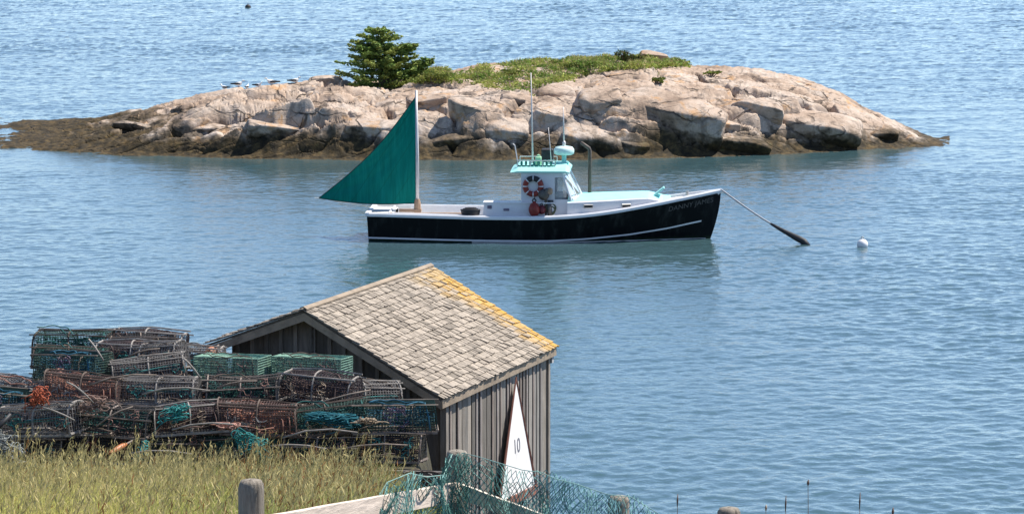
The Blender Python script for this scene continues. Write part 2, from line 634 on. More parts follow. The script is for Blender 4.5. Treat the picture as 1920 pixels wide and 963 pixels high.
def granite(name, wet=True):
    m = NT(name)
    tc = m.n('ShaderNodeNewGeometry')
    pos = tc.outputs['Position']
    a = m.noise(pos, 0.55, 4, 0.6)
    b = m.noise(pos, 3.2, 6, 0.65)
    c = m.noise(pos, 14.0, 4, 0.7)
    col = m.ramp(a, [(0.3, (0.25, 0.175, 0.125)), (0.44, (0.43, 0.32, 0.24)), (0.58, (0.50, 0.405, 0.33)), (0.75, (0.58, 0.50, 0.43))])
    col = m.mix(m.ramp(b, [(0.34, 0.42), (0.50, 0.0)]), col, (0.15, 0.115, 0.09))
    col = m.mix(0.45, col, m.ramp(c, [(0.3, 0.55), (0.7, 1.25)]), 'MULTIPLY')
    # rusty lichen and grey weathering
    lich = m.ramp(m.noise(pos, 1.1, 5, 0.65, 0.6), [(0.56, 0.0), (0.66, 0.7)])
    col = m.mix(lich, col, (0.46, 0.25, 0.10))
    st = m.n('ShaderNodeMapping')
    st.inputs['Scale'].default_value = (2.4, 2.4, 0.35)
    m.l(pos, st.inputs[0])
    streak = m.ramp(m.noise(st.outputs[0], 1.2, 5, 0.6), [(0.54, 0.0), (0.68, 0.5)])
    col = m.mix(streak, col, (0.10, 0.08, 0.065))
    # joints: thin dark crack lines painted into the colour and bump
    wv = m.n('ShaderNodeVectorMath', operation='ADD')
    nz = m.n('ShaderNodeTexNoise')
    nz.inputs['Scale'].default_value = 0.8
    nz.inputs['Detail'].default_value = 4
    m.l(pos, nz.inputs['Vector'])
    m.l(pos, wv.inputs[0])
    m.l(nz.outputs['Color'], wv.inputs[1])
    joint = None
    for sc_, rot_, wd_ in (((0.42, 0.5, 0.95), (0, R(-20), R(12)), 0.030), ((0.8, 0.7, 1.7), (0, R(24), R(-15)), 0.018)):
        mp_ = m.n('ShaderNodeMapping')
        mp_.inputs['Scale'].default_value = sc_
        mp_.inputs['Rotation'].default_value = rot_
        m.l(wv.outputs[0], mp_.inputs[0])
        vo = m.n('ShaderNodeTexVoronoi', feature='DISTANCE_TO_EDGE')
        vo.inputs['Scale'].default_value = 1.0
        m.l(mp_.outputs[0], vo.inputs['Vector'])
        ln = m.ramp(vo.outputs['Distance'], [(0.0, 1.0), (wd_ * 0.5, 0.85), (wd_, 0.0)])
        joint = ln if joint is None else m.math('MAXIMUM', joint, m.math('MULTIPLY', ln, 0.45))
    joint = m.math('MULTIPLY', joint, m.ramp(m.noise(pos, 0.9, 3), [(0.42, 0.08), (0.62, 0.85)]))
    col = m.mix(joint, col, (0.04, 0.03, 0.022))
    rough = 0.85
    if wet:
        sp = m.n('ShaderNodeSeparateXYZ')
        m.l(pos, sp.inputs[0])
        zz = m.math('ADD', sp.outputs[2], m.math('MULTIPLY', m.math('SUBTRACT', a, 0.5), 2.2))
        zz = m.math('ADD', zz, m.math('MULTIPLY', m.math('SUBTRACT', b, 0.5), 0.7))
        zz = m.math('SUBTRACT', zz, 0.12)
        xr = m.math('MULTIPLY', m.math('SUBTRACT', sp.outputs[0], 7.0), 0.10, True)
        zz = m.math('ADD', zz, m.math('MULTIPLY', xr, 0.42))
        wf = m.ramp(zz, [(0.45, 1.0), (0.80, 0.65), (1.0, 0.0)])
        weed = m.ramp(b, [(0.3, (0.012, 0.010, 0.006)), (0.5, (0.045, 0.032, 0.014)), (0.62, (0.10, 0.065, 0.025)), (0.75, (0.07, 0.075, 0.03))])
        col = m.mix(wf, col, weed)
    m.l(col, m.b.inputs['Base Color'])
    m.b.inputs['Roughness'].default_value = rough
    m.b.inputs['Specular IOR Level'].default_value = 0.3
    nb = m.bump(b, 0.45, 0.06)
    nb = m.bump(m.math('SUBTRACT', 1.0, joint), 0.9, 0.08, nb)
    m.l(m.bump(c, 0.5, 0.03, nb), m.b.inputs['Normal'])
    return m.m


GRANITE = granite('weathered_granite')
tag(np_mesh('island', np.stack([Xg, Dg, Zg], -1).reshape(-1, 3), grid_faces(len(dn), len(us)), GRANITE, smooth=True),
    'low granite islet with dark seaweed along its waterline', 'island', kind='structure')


def ico_dirs(sub=5):
    import bmesh
    bm = bmesh.new()
    bmesh.ops.create_icosphere(bm, subdivisions=sub, radius=1)
    V = np.array([v.co[:] for v in bm.verts])
    Fc = np.array([[v.index for v in f.verts] for f in bm.faces])
    bm.free()
    return V, Fc


ICO_V, ICO_F = ico_dirs(5)


def rock(name, mat, loc, rad, seed, rz=0.0, tilt=(0, 0), p=13, npl=9):
    """granite boulder: rounded intersection of random planes, scaled to rad, with broken surface"""
    r = np.random.default_rng(seed)
    N = r.normal(size=(npl, 3))
    N /= np.linalg.norm(N, axis=1)[:, None]
    ex = np.array([[0.15 * r.normal(), -0.55, 0.8], [0.15 * r.normal(), -0.9, -0.45], [0.1 * r.normal(), -0.25, 0.97]])
    ex /= np.linalg.norm(ex, axis=1)[:, None]
    N = np.concatenate([N, np.eye(3), -np.eye(3), ex])
    c = np.concatenate([r.uniform(0.74, 1.0, npl), np.full(6, 0.95), [0.66, 0.72, 0.8]])
    s = (np.maximum(ICO_V @ N.T, 0) / c) ** p
    rr = s.sum(1) ** (-1 / p)
    V = ICO_V * rr[:, None]
    V = V * (1 + 0.05 * noise3(V * 1.7 + seed, 3) + 0.025 * noise3(V * 5 + seed, 5) + 0.012 * noise3(V * 13 + seed, 7))[:, None]
    V = V * np.array(rad)
    me_o = np_mesh(name, V, ICO_F, mat, smooth=True)
    me_o.location = loc
    me_o.rotation_euler = (tilt[0], tilt[1], rz)
    return me_o


BOULDERS = [  # px, py of centre, half width, half height in picture px, label
    (878, 206, 46, 29, 'rounded tan boulder like an egg, right of the green sail above the boat stern'),
    (972, 191, 36, 19, 'small pale pinkish boulder just below the island grass'),
    (858, 267, 66, 34, 'broad brown boulder at the waterline right of the sail mast'),
    (945, 250, 46, 34, 'dark-sided boulder behind the wheelhouse left of the tall antenna'),
    (1044, 178, 42, 24, 'slanting pink slab just under the grass above the radar'),
    (1028, 222, 40, 30, 'grey pointed boulder behind the boat antennas'),
    (1118, 196, 50, 32, 'pale block with a dark split on its right side, left of the largest boulder'),
    (1258, 218, 108, 52, 'largest pale boulder with a broad lit top and dark underside'),
    (1118, 266, 66, 36, 'sloping brown slab at the waterline behind the exhaust pole'),
    (1186, 277, 34, 20, 'small dark wedge boulder at the waterline under the largest boulder'),
    (1374, 271, 70, 25, 'long low tan boulder lying at the waterline right of the largest boulder'),
    (1350, 238, 40, 20, 'narrow pale wedge boulder between the largest one and the flat slab'),
    (1524, 240, 96, 40, 'wide flat-faced pink slab on the right half of the island'),
    (1636, 250, 52, 26, 'tilted brown slab near the right tip of the island'),
    (1420, 205, 52, 26, 'smooth cream ledge above the wide pink slab'),
    (610, 152, 34, 13, 'white boulder on the skyline left of the spruce'),
    (1226, 105, 26, 11, 'small white boulder on the skyline beside the island bush'),
    (700, 250, 60, 36, 'dark angular boulder behind the middle of the green sail'),
    (800, 196, 40, 22, 'reddish boulder at the head of the green sail'),
    (520, 246, 60, 22, 'brown ribbed slab on the left half of the island'),
    (262, 240, 52, 12, 'long low reddish slab on the seaweed spit'),
    (390, 243, 50, 14, 'flat brown slab left of the ribbed slab'),
]
for i, (px, py, hw, hh_, lab) in enumerate(BOULDERS):
    q = hit(px, py)
    k = q.y / F
    rx, rz_ = hw * k * 1.02, hh_ * k * 1.02
    ry = min(rx * 0.75, 1.5)
    loc = P(px, py, q.y + ry * 0.45)
    rr = random.Random(100 + i)
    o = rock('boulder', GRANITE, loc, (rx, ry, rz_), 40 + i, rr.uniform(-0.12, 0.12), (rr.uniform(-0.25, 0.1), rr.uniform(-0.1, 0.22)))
    tag(o, lab, 'boulder', 'boulders of the island')


# ------------------------------------------------------------------ leaves and grass
def leaf_cloud(centers, size, cols, seed=0, flat=0.0, aspect=2.0, n_axis=None):
    """one small bent leaf quad per centre; cols (N,3)"""
    r = np.random.default_rng(seed)
    N = len(centers)
    d = r.normal(size=(N, 3))
    if n_axis is not None:
        d = d * 0.55 + n_axis
    d[:, 2] *= (1 - flat)
    d /= np.linalg.norm(d, axis=1)[:, None] + 1e-9
    e = r.normal(size=(N, 3))
    e -= d * (e * d).sum(1)[:, None]
    e /= np.linalg.norm(e, axis=1)[:, None] + 1e-9
    s = (np.asarray(size) * r.uniform(0.6, 1.35, N))[:, None]
    a, b = d * s, e * s / aspect
    V = np.stack([centers - a * 0.5, centers + b * 0.5, centers + a * 0.5, centers - b * 0.5], 1).reshape(-1, 3)
    Fc = np.arange(N * 4).reshape(N, 4)
    return V, Fc, np.repeat(cols, 4, 0)


def blades(base, h, lean, width, cols, seed=0, segs=(0, 0.4, 0.75, 1.0), tipcol=None):
    r = np.random.default_rng(seed)
    N = len(base)
    yaw = r.uniform(0, 2 * np.pi, N)
    side = np.stack([np.cos(yaw), np.sin(yaw), np.zeros(N)], 1)
    V, T = [], []
    for t in segs:
        c = base + np.stack([lean[:, 0] * t ** 1.8, lean[:, 1] * t ** 1.8, h * (t - 0.12 * t * t)], 1)
        wd = (width * (1 - 0.85 * t ** 1.5))[:, None] * 0.5
        V += [c - side * wd, c + side * wd]
        cc = cols if tipcol is None else cols * (1 - t) + tipcol * t
        T += [cc, cc]
    k = len(segs)
    V = np.stack(V, 1).reshape(-1, 3)
    T = np.stack(T, 1).reshape(-1, 3)
    o = np.arange(N)[:, None] * (2 * k)
    Fc = np.concatenate([o + np.array([[2 * i, 2 * i + 1, 2 * i + 3, 2 * i + 2]]) for i in range(k - 1)], 1).reshape(-1, 4)
    return V, Fc, T


def join(parts):
    Vs, Fs, Ts, o = [], [], [], 0
    for V, Fc, T in parts:
        Vs.append(V)
        Fs.append(Fc + o)
        Ts.append(T)
        o += len(V)
    return np.concatenate(Vs), np.concatenate(Fs), np.concatenate(Ts)


LEAF = tinted('leaf', 0.7, 3.0, 0.15, translucent=0.3)
NEEDLE = tinted('needle', 0.75, 3.0, 0.15, translucent=0.18)
BARK = paint('bark', (0.13, 0.10, 0.085), 0.9, 0.2, 8, bump=0.02)

# island turf: low shrubs and grass on the crown
LOW = [(770, 160), (850, 158), (900, 163), (960, 170), (1000, 175), (1050, 156), (1100, 142), (1150, 133), (1200, 130), (1290, 124)]
pts, hs = [], []
r = np.random.default_rng(3)
PXs = r.uniform(772, 1285, 5200)
near = {int(p): hit(p, ip(p, LOW)).y for p in range(760, 1300, 10)}
kk = sorted(near)
for p in PXs:
    d0 = np.interp(p, kk, [near[q] for q in kk])
    dr_ = np.interp(p, GX, Dfs) + ip(p, DEPTH)
    pts.append((p, d0 + (dr_ + 0.6 - d0) * r.random()))
pts = np.array(pts)
x_ = (pts[:, 0] - 960) / F * pts[:, 1]
z_ = island_h(x_, pts[:, 1])
clump = fbm2(x_ * 0.8, pts[:, 1] * 0.5, 3, 12)
keep = (clump > -0.22)
bare = ((pts[:, 0] - 868) / 36) ** 2 + ((pts[:, 1] - 142.8) / 1.8) ** 2 < 1
keep &= ~bare
pts, x_, z_, clump = pts[keep], x_[keep], z_[keep], clump[keep]
parts_ = []
n = len(pts)
hb = np.clip(0.08 + 0.18 * (clump + 0.25), 0.05, 0.28)
colA, colB, colC = np.array([0.36, 0.40, 0.09]), np.array([0.16, 0.25, 0.045]), np.array([0.48, 0.38, 0.18])
mixv = np.clip(0.5 + 1.2 * fbm2(x_ * 1.1 + 4, pts[:, 1] * 0.8, 3, 21), 0, 1)[:, None]
cbase = colA * mixv + colB * (1 - mixv)
for k in range(9):
    off = r.normal(size=(n, 3)) * np.array([0.14, 0.14, 0.0])
    zz = hb * r.uniform(0.1, 1.05, n)
    cen = np.stack([x_ + off[:, 0], pts[:, 1] + off[:, 1], z_ + zz], 1)
    cc = cbase * r.uniform(0.65, 1.4, (n, 1))
    dry = r.random(n) < 0.10
    cc[dry] = colC * r.uniform(0.7, 1.2, (dry.sum(), 1))
    parts_.append(leaf_cloud(cen, np.full(n, 0.12), cc, 50 + k))
gb = np.stack([x_, pts[:, 1], z_], 1)
parts_.append(blades(gb, hb * 1.2 + 0.1, r.normal(size=(n, 2)) * 0.12, np.full(n, 0.035), cbase * 1.1, 77, tipcol=colC[None, :] * 0.9))
V, Fc, T = join(parts_)
tag(np_mesh('island_grass', V, Fc, LEAF, tint=T), 'yellow-green grass and low scrub covering the top of the island', 'grass', kind='stuff')


def shrub(px, py, D, rx, rz, n, cols, label, seed, name='shrub'):
    r = np.random.default_rng(seed)
    base = hit(px, py + 8)
    e = empty(name, base)
    tag(e, label, 'shrub')
    mb = MB()
    lumps = []
    for k in range(9):
        a = r.uniform(0, 2 * math.pi)
        q = Vector((math.cos(a) * rx * r.uniform(0.1, 0.75), math.sin(a) * rx * r.uniform(0.1, 0.6), rz * r.uniform(0.35, 0.85)))
        mb.tube([(0, 0, -0.1), q * 0.55 + Vector((0, 0, -0.05)), q], [0.03, 0.02, 0.008], 5)
        lumps.append(q)
    mb.build('stem', BARK, e)
    L = np.array([tuple(q) for q in lumps])
    i = r.integers(0, len(L), n)
    dirs = r.normal(size=(n, 3))
    dirs /= np.linalg.norm(dirs, axis=1)[:, None]
    cen = L[i] + dirs * np.array([rx * 0.36, rx * 0.3, rz * 0.26]) * r.uniform(0.3, 1.0, (n, 1))
    cen[:, 2] = np.abs(cen[:, 2])
    cc = np.array(cols)[r.integers(0, len(cols), n)] * r.uniform(0.7, 1.35, (n, 1))
    V, Fc, T = leaf_cloud(cen, np.full(n, 0.10), cc, seed + 1)
    np_mesh('foliage', V, Fc, LEAF, e, tint=T)
    return e


G1 = [(0.05, 0.085, 0.02), (0.085, 0.12, 0.025), (0.13, 0.15, 0.03)]
G2 = [(0.18, 0.21, 0.04), (0.25, 0.26, 0.06), (0.10, 0.15, 0.03)]
shrub(1180, 112, 144.5, 0.62, 0.55, 900, G1 + [(0.12, 0.07, 0.04)], 'dark green bush on the skyline next to the small white boulder', 5)
shrub(1080, 122, 143.5, 0.8, 0.22, 900, G2, 'low rounded yellow-green bush in the middle of the island top', 6)
shrub(960, 134, 142.6, 0.7, 0.26, 900, G2, 'low green bush above the tall antenna tip', 8)
shrub(812, 150, 141.5, 0.8, 0.5, 1000, G2, 'bright green bush at the foot of the spruce', 9)
shrub(1236, 150, 138.8, 0.34, 0.24, 260, G2, 'small green tuft in a crevice above the largest boulder', 10, 'plant')
shrub(1335, 134, 141.0, 0.42, 0.2, 260, G2, 'small green tuft near the crest on the right of the island', 12, 'plant')


def spruce(px, py, D, label):
    r = np.random.default_rng(21)
    q0 = hit(px, py)
    e = empty('spruce_tree', q0)
    D = q0.y
    tag(e, label, 'tree')
    k = D / F
    H = 114 * k
    mb = MB()
    lead = [Vector((0, 0, -0.15)), Vector((-0.05, 0, H * 0.3)), Vector((-0.16, 0, H * 0.65)), Vector((-0.10, 0, H * 0.97))]
    lead2 = [Vector((0.02, 0, 0.05)), Vector((0.45, -0.1, H * 0.3)), Vector((0.80, -0.1, H * 0.55)), Vector((1.02, -0.1, H * 0.74))]
    lead3 = [Vector((0.05, 0, 0.05)), Vector((0.8, 0.1, H * 0.2)), Vector((1.45, 0.1, H * 0.36)), Vector((1.75, 0.1, H * 0.46))]
    mb.tube(lead, [0.13, 0.10, 0.055, 0.012], 7)
    mb.tube(lead2, [0.09, 0.07, 0.04, 0.01], 6)
    mb.tube(lead3, [0.07, 0.05, 0.03, 0.01], 6)
    cen, ax, cols = [], [], []
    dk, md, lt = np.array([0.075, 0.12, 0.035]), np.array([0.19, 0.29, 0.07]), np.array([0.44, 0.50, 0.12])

    def along(path, t):
        f = t * (len(path) - 1)
        i = min(int(f), len(path) - 2)
        return path[i].lerp(path[i + 1], f - i)

    def whorls(path, n, lmax, t0, prof):
        for i in range(n):
            t = t0 + (1 - t0) * (i + r.uniform(-0.3, 0.3)) / n
            t = min(max(t, 0.02), 0.99)
            q = along(path, t)
            nb = r.integers(4, 8)
            a0 = r.uniform(0, 6.28)
            for j in range(nb):
                a = a0 + 6.283 * j / nb + r.uniform(-0.4, 0.4)
                L = lmax * prof(t) * r.uniform(0.55, 1.2)
                if L < 0.06:
                    continue
                dirv = Vector((math.cos(a), math.sin(a) * 0.85, 0))
                up0, up1 = r.uniform(-0.12, 0.15), r.uniform(0.05, 0.4)
                tip = q + dirv * L + Vector((0, 0, L * (up0 + 0.35 * up1)))
                mid = q + dirv * L * 0.5 + Vector((0, 0, L * up0 * 0.4 - 0.03))
                mb.tube([q, mid, tip], [0.018, 0.012, 0.004], 4, False)
                ns = int(30 + 125 * L)
                sidev = Vector((-dirv.y, dirv.x, 0))
                tone = r.random()
                for _ in range(ns):
                    u = r.uniform(0.18, 1.04)
                    p = q.lerp(mid, u * 2) if u < 0.5 else mid.lerp(tip, u * 2 - 1)
                    wdt = 0.26 * L * (1.1 - u) + 0.05
                    s_ = r.normal() * wdt * 0.6
                    p = p + sidev * s_ + Vector((0, 0, r.normal() * 0.03 - 0.10 * abs(s_)))
                    d = dirv * 0.75 + sidev * (0.6 if s_ > 0 else -0.6) + Vector((0, 0, r.uniform(-0.1, 0.35)))
                    cen.append(tuple(p))
                    ax.append(tuple(d))
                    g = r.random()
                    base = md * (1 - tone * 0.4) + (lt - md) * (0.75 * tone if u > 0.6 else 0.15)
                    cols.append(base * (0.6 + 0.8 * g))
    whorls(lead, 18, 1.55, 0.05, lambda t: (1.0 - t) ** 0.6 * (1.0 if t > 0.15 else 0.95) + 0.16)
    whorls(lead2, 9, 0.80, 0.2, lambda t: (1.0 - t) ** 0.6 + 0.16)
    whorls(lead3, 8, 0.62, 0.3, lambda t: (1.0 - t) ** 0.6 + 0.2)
    mb.build('trunk', BARK, e)
    e.scale = (1.12, 1.12, 1.0)
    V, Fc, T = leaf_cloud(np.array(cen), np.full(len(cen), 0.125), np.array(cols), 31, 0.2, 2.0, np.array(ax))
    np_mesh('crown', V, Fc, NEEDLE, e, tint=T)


spruce(716, 162, 140.6, 'dark windswept spruce tree standing alone on the island')

#@GULLS
# ------------------------------------------------------------------ gulls
GW = paint('white_feathers', (0.78, 0.78, 0.77), 0.8, 0.04)
GD = paint('slate_feathers', (0.03, 0.032, 0.038), 0.8, 0.1)
GB = paint('yellow_beak', (0.6, 0.35, 0.05), 0.5, 0.05)
GP = paint('pink_legs', (0.45, 0.25, 0.22), 0.6, 0.05)


def gull_proto():
    e = empty('gull')
    mb = MB()
    rings = [(-0.33, 0.012, 0.20, 0.010), (-0.24, 0.03, 0.20, 0.03), (-0.12, 0.07, 0.20, 0.075), (0.0, 0.088, 0.20, 0.10), (0.10, 0.075, 0.215, 0.095),
             (0.155, 0.05, 0.26, 0.065), (0.175, 0.038, 0.31, 0.045), (0.19, 0.042, 0.35, 0.042), (0.215, 0.036, 0.365, 0.035), (0.24, 0.012, 0.36, 0.012)]
    n = 10
    vs, fs = [], []
    for x, ry, zc, rz in rings:
        for k in range(n):
            a = 2 * math.pi * k / n
            vs.append((x, ry * math.cos(a), zc + rz * math.sin(a)))
    for i in range(len(rings) - 1):
        for k in range(n):
            k2 = (k + 1) % n
            fs.append((i * n + k, i * n + k2, (i + 1) * n + k2, (i + 1) * n + k))
    fs += [tuple(range(n)), tuple((len(rings) - 1) * n + k for k in range(n))]
    mb.add(vs, fs)
    mb.build('body', GW, e, True)
    for s in (-1, 1):
        w_ = MB()
        prof = [(0.05, 0.235, 0.08), (-0.04, 0.25, 0.094), (-0.14, 0.24, 0.083), (-0.28, 0.22, 0.045), (-0.40, 0.212, 0.012)]
        vv = []
        for x, zt, y in prof:
            vv += [(x, s * 0.03, zt + 0.026), (x, s * (y + 0.008), zt), (x, s * (y + 0.004), zt - 0.075 * (0.3 + y * 7))]
        ff = []
        for i in range(len(prof) - 1):
            for k in range(2):
                ff.append((i * 3 + k, i * 3 + k + 1, i * 3 + k + 4, i * 3 + k + 3))
        w_.add(vv, ff)
        w_.build('wing', GD, e, True)
        lg = MB()
        lg.tube([(0.01, s * 0.035, 0.13), (0.0, s * 0.035, 0.07), (0.01, s * 0.035, 0.0)], 0.007, 5)
        lg.tube([(0.0, s * 0.035, 0.006), (0.055, s * 0.045, 0.004)], [0.008, 0.014], 4)
        lg.build('leg', GP, e)
    bk = MB()
    bk.tube([(0.235, 0, 0.362), (0.28, 0, 0.352), (0.30, 0, 0.34)], [0.014, 0.010, 0.003], 6)
    bk.build('beak', GB, e, True)
    return e


GULLS = [
    (447, 0.2, 1.0, 'dark-backed gull farthest left of those standing, facing the sea'),
    (420, 2.6, 0.85, 'white gull sitting lowest at the left end of the flock'),
    (463, 1.3, 0.8, 'small gull just right of the first dark-backed one'),
    (484, -0.4, 0.85, 'gull standing just left of the tallest one'),
    (508, 3.3, 1.12, 'tallest gull in the flock, its dark wing towards the left'),
    (553, 0.3, 1.0, 'gull at the right end of the flock, nearest the white boulder'),
]
gp = gull_proto()
bpy.context.view_layer.update()
kids = {gp.name: children(gp)}
for i, (px, yaw, sc, lab) in enumerate(GULLS):
    o = gp if i == 0 else copy_tree(gp, None, kids)
    D = float(np.interp(px, GX, Dfs) + ip(px, DEPTH)) - 0.3
    x = (px - 960) / F * D
    Dd = np.linspace(D - 3, D + 3, 60)
    xx = (px - 960) / F * Dd
    hz = island_h(xx, Dd)
    sl = np.argmax((hz - CAM_H) / Dd)
    o.location = (xx[sl], Dd[sl], hz[sl] - 0.06)
    o.rotation_euler = (0, 0, yaw)
    o.scale = (sc * 0.85,) * 3
    tag(o, lab, 'gull', 'gulls resting on the island ridge')

#@BOAT
# ------------------------------------------------------------------ lobster boat
HULLM = paint('black_hull_paint', (0.005, 0.0055, 0.007), 0.35, 0.25, 2.0)
m = NT('worn_black_hull')
v = m.coord('Object', (2.2, 2.2, 0.5))
f = m.ramp(m.noise(v, 1.6, 6, 0.7), [(0.5, 0.0), (0.72, 0.8)])
col = m.mix(f, (0.005, 0.0055, 0.007), (0.032, 0.034, 0.033))
sp = m.n('ShaderNodeSeparateXYZ')
m.l(m.coord('Object'), sp.inputs[0])
slime = m.ramp(m.math('ADD', sp.outputs[2], m.math('MULTIPLY', m.noise(m.coord('Object', (3, 3, 1)), 2.0, 4), 0.16)), [(0.10, 0.8), (0.2, 0.0)])
col = m.mix(slime, col, (0.02, 0.035, 0.018))
m.l(col, m.b.inputs['Base Color'])
m.b.inputs['Roughness'].default_value = 0.35
m.b.inputs['Specular IOR Level'].default_value = 0.12
HULLM = m.m
WHITE = paint('white_gelcoat', (0.78, 0.77, 0.78), 0.4, 0.05, 2.5)
OFFW = paint('grey_white_deck', (0.62, 0.60, 0.58), 0.6, 0.08, 3)
AQUA = paint('aqua_paint', (0.36, 0.74, 0.69), 0.5, 0.04, 3)
STEEL = paint('dull_steel', (0.42, 0.42, 0.41), 0.4, 0.1, 6, 0.6)
DARKM = paint('dark_rubber', (0.018, 0.019, 0.022), 0.6, 0.2, 9)
RUSTY = paint('brown_steel', (0.10, 0.075, 0.06), 0.6, 0.2, 9)
ALU = paint('aluminium_mast', (0.66, 0.62, 0.60), 0.4, 0.06, 5, 0.2)
WOODT = paint('tan_wood', (0.38, 0.25, 0.16), 0.7, 0.12, 7)
MAROON = paint('maroon_plastic', (0.24, 0.022, 0.012), 0.45, 0.15, 9)
TEALROPE = paint('teal_rope', (0.03, 0.22, 0.19), 0.8, 0.2, 30)
MINT = paint('mint_plastic', (0.45, 0.75, 0.45), 0.5, 0.04, 9)
SHADEIN = paint('cabin_interior', (0.30, 0.30, 0.33), 0.7, 0.1, 5)
m = NT('cabin_glass')
m.b.inputs['Base Color'].default_value = (0.75, 0.8, 0.82, 1)
m.b.inputs['Transmission Weight'].default_value = 0.85
m.b.inputs['Roughness'].default_value = 0.05
m.b.inputs['IOR'].default_value = 1.1
GLASS = m.m

BL = 10.56
BYAW = R(-3.0)
bo = Vector((-4.28, 102.55, 0))
boat = empty('lobster_boat', bo, BYAW)
tag(boat, 'black-hulled lobster boat with white deck, aqua cabin roof and green stern sail', 'boat')
BS = [(0, 1.36), (0.1, 1.46), (0.3, 1.60), (0.5, 1.60), (0.62, 1.48), (0.75, 1.16), (0.86, 0.74), (0.94, 0.36), (0.985, 0.09), (1, 0.02)]
BW = [(0, 1.24), (0.1, 1.34), (0.3, 1.50), (0.5, 1.42), (0.62, 1.18), (0.75, 0.80), (0.86, 0.42), (0.94, 0.16), (0.985, 0.04), (1, 0.008)]
ZS = [(0, 0.76), (0.15, 0.735), (0.35, 0.70), (0.52, 0.70), (0.65, 0.80), (0.78, 1.0), (0.9, 1.22), (1, 1.40)]


def sm(x, pts):
    """interpolation smoothed over a short window"""
    return float(np.mean([ip(min(max(x + d, 0), 1), pts) for d in (-0.05, -0.025, 0, 0.025, 0.05)])) if x < 0.9 else float(ip(x, pts))


def hull_b(t, z):
    zs, bs, bw = sm(t, ZS), sm(t, BS), sm(t, BW)
    if z >= 0:
        return bw + (bs - bw) * min(z / zs, 1.3) ** 1.25
    return bw * (1 + 0.9 * z)


def hull_x(t, z):
    zz = min(max(z / 1.4, -0.3), 1.05)
    return t * BL + sstep(0.6, 1, t) * (-0.30 * (1 - zz) ** 1.7) + (1 - sstep(0, 0.3, t)) * 0.06 * (1 - zz)


TS = [i / 70 for i in range(71)]


def hull_strip(name, zlo, zhi, mat, parent, off=0.0, t0=0.0, t1=1.0, rows=8, transom=True, sides=(-1, 1)):
    mb = MB()
    ts = [t for t in TS if t0 <= t <= t1]
    nc = len(ts)
    for s in sides:
        vs, fs = [], []
        for j in range(rows + 1):
            for t in ts:
                a, b = zlo(t), zhi(t)
                z = a + (b - a) * j / rows
                vs.append((hull_x(t, z), s * (hull_b(t, z) + off), z))
        for j in range(rows):
            for i in range(nc - 1):
                q = (j * nc + i, j * nc + i + 1, (j + 1) * nc + i + 1, (j + 1) * nc + i)
                fs.append(q if s < 0 else q[::-1])
        mb.add(vs, fs)
    if transom:
        vs, fs = [], []
        for j in range(rows + 1):
            z = zlo(0) + (zhi(0) - zlo(0)) * j / rows
            for k in range(9):
                u = -1 + k / 4
                vs.append((hull_x(0, z) - off, u * (hull_b(0, z) + off), z))
        for j in range(rows):
            for k in range(8):
                fs.append((j * 9 + k, (j + 1) * 9 + k, (j + 1) * 9 + k + 1, j * 9 + k + 1))
        mb.add(vs, fs)
    return mb.build(name, mat, parent, True)


zs = lambda t: sm(t, ZS)
hull_strip('hull', lambda t: -0.45, zs, HULLM, boat, rows=12)
STR = [(0, 0.085), (0.25, 0.05), (0.42, 0.035), (0.52, 0.03), (0.62, 0.075), (0.75, 0.18), (0.86, 0.33), (0.965, 0.545)]
hull_strip('boot_stripe', lambda t: float(ip(t, STR)) - 0.008, lambda t: float(ip(t, STR)) + 0.04, WHITE, boat, 0.006, 0, 0.965, 2)
hull_strip('waterline_stripe', lambda t: -0.02, lambda t: 0.022, OFFW, boat, 0.005, 0.3, 0.995, 2, False)
# rubbing rail above the sheer
RH = 0.10
mb = MB()
for s in (-1, 1):
    vs, fs = [], []
    for t in TS:
        z0 = zs(t)
        h = RH
        b = hull_b(t, z0)
        x = hull_x(t, z0)
        bi = max(b - 0.11, 0.0)
        vs += [(x, s * (b + 0.025), z0 - 0.01), (x, s * (b + 0.03), z0 + h * 0.6), (x, s * (b + 0.005), z0 + h), (x, s * bi, z0 + h), (x, s * bi, z0 - 0.01)]
    for i in range(len(TS) - 1):
        for k in range(5):
            k2 = (k + 1) % 5
            q = (i * 5 + k, (i + 1) * 5 + k, (i + 1) * 5 + k2, i * 5 + k2)
            fs.append(q if s < 0 else q[::-1])
    mb.add(vs, fs)
b0, z0 = hull_b(0, zs(0)), zs(0)
mb.box((-0.03, -b0 - 0.02, z0 - 0.01), (0.10, b0 + 0.02, z0 + RH + 0.003))
mb.tube([(BL - 0.10, 0, 1.36), (BL + 0.03, 0, 1.48)], [0.07, 0.05], 8)
mb.build('gunwale', WHITE, boat)
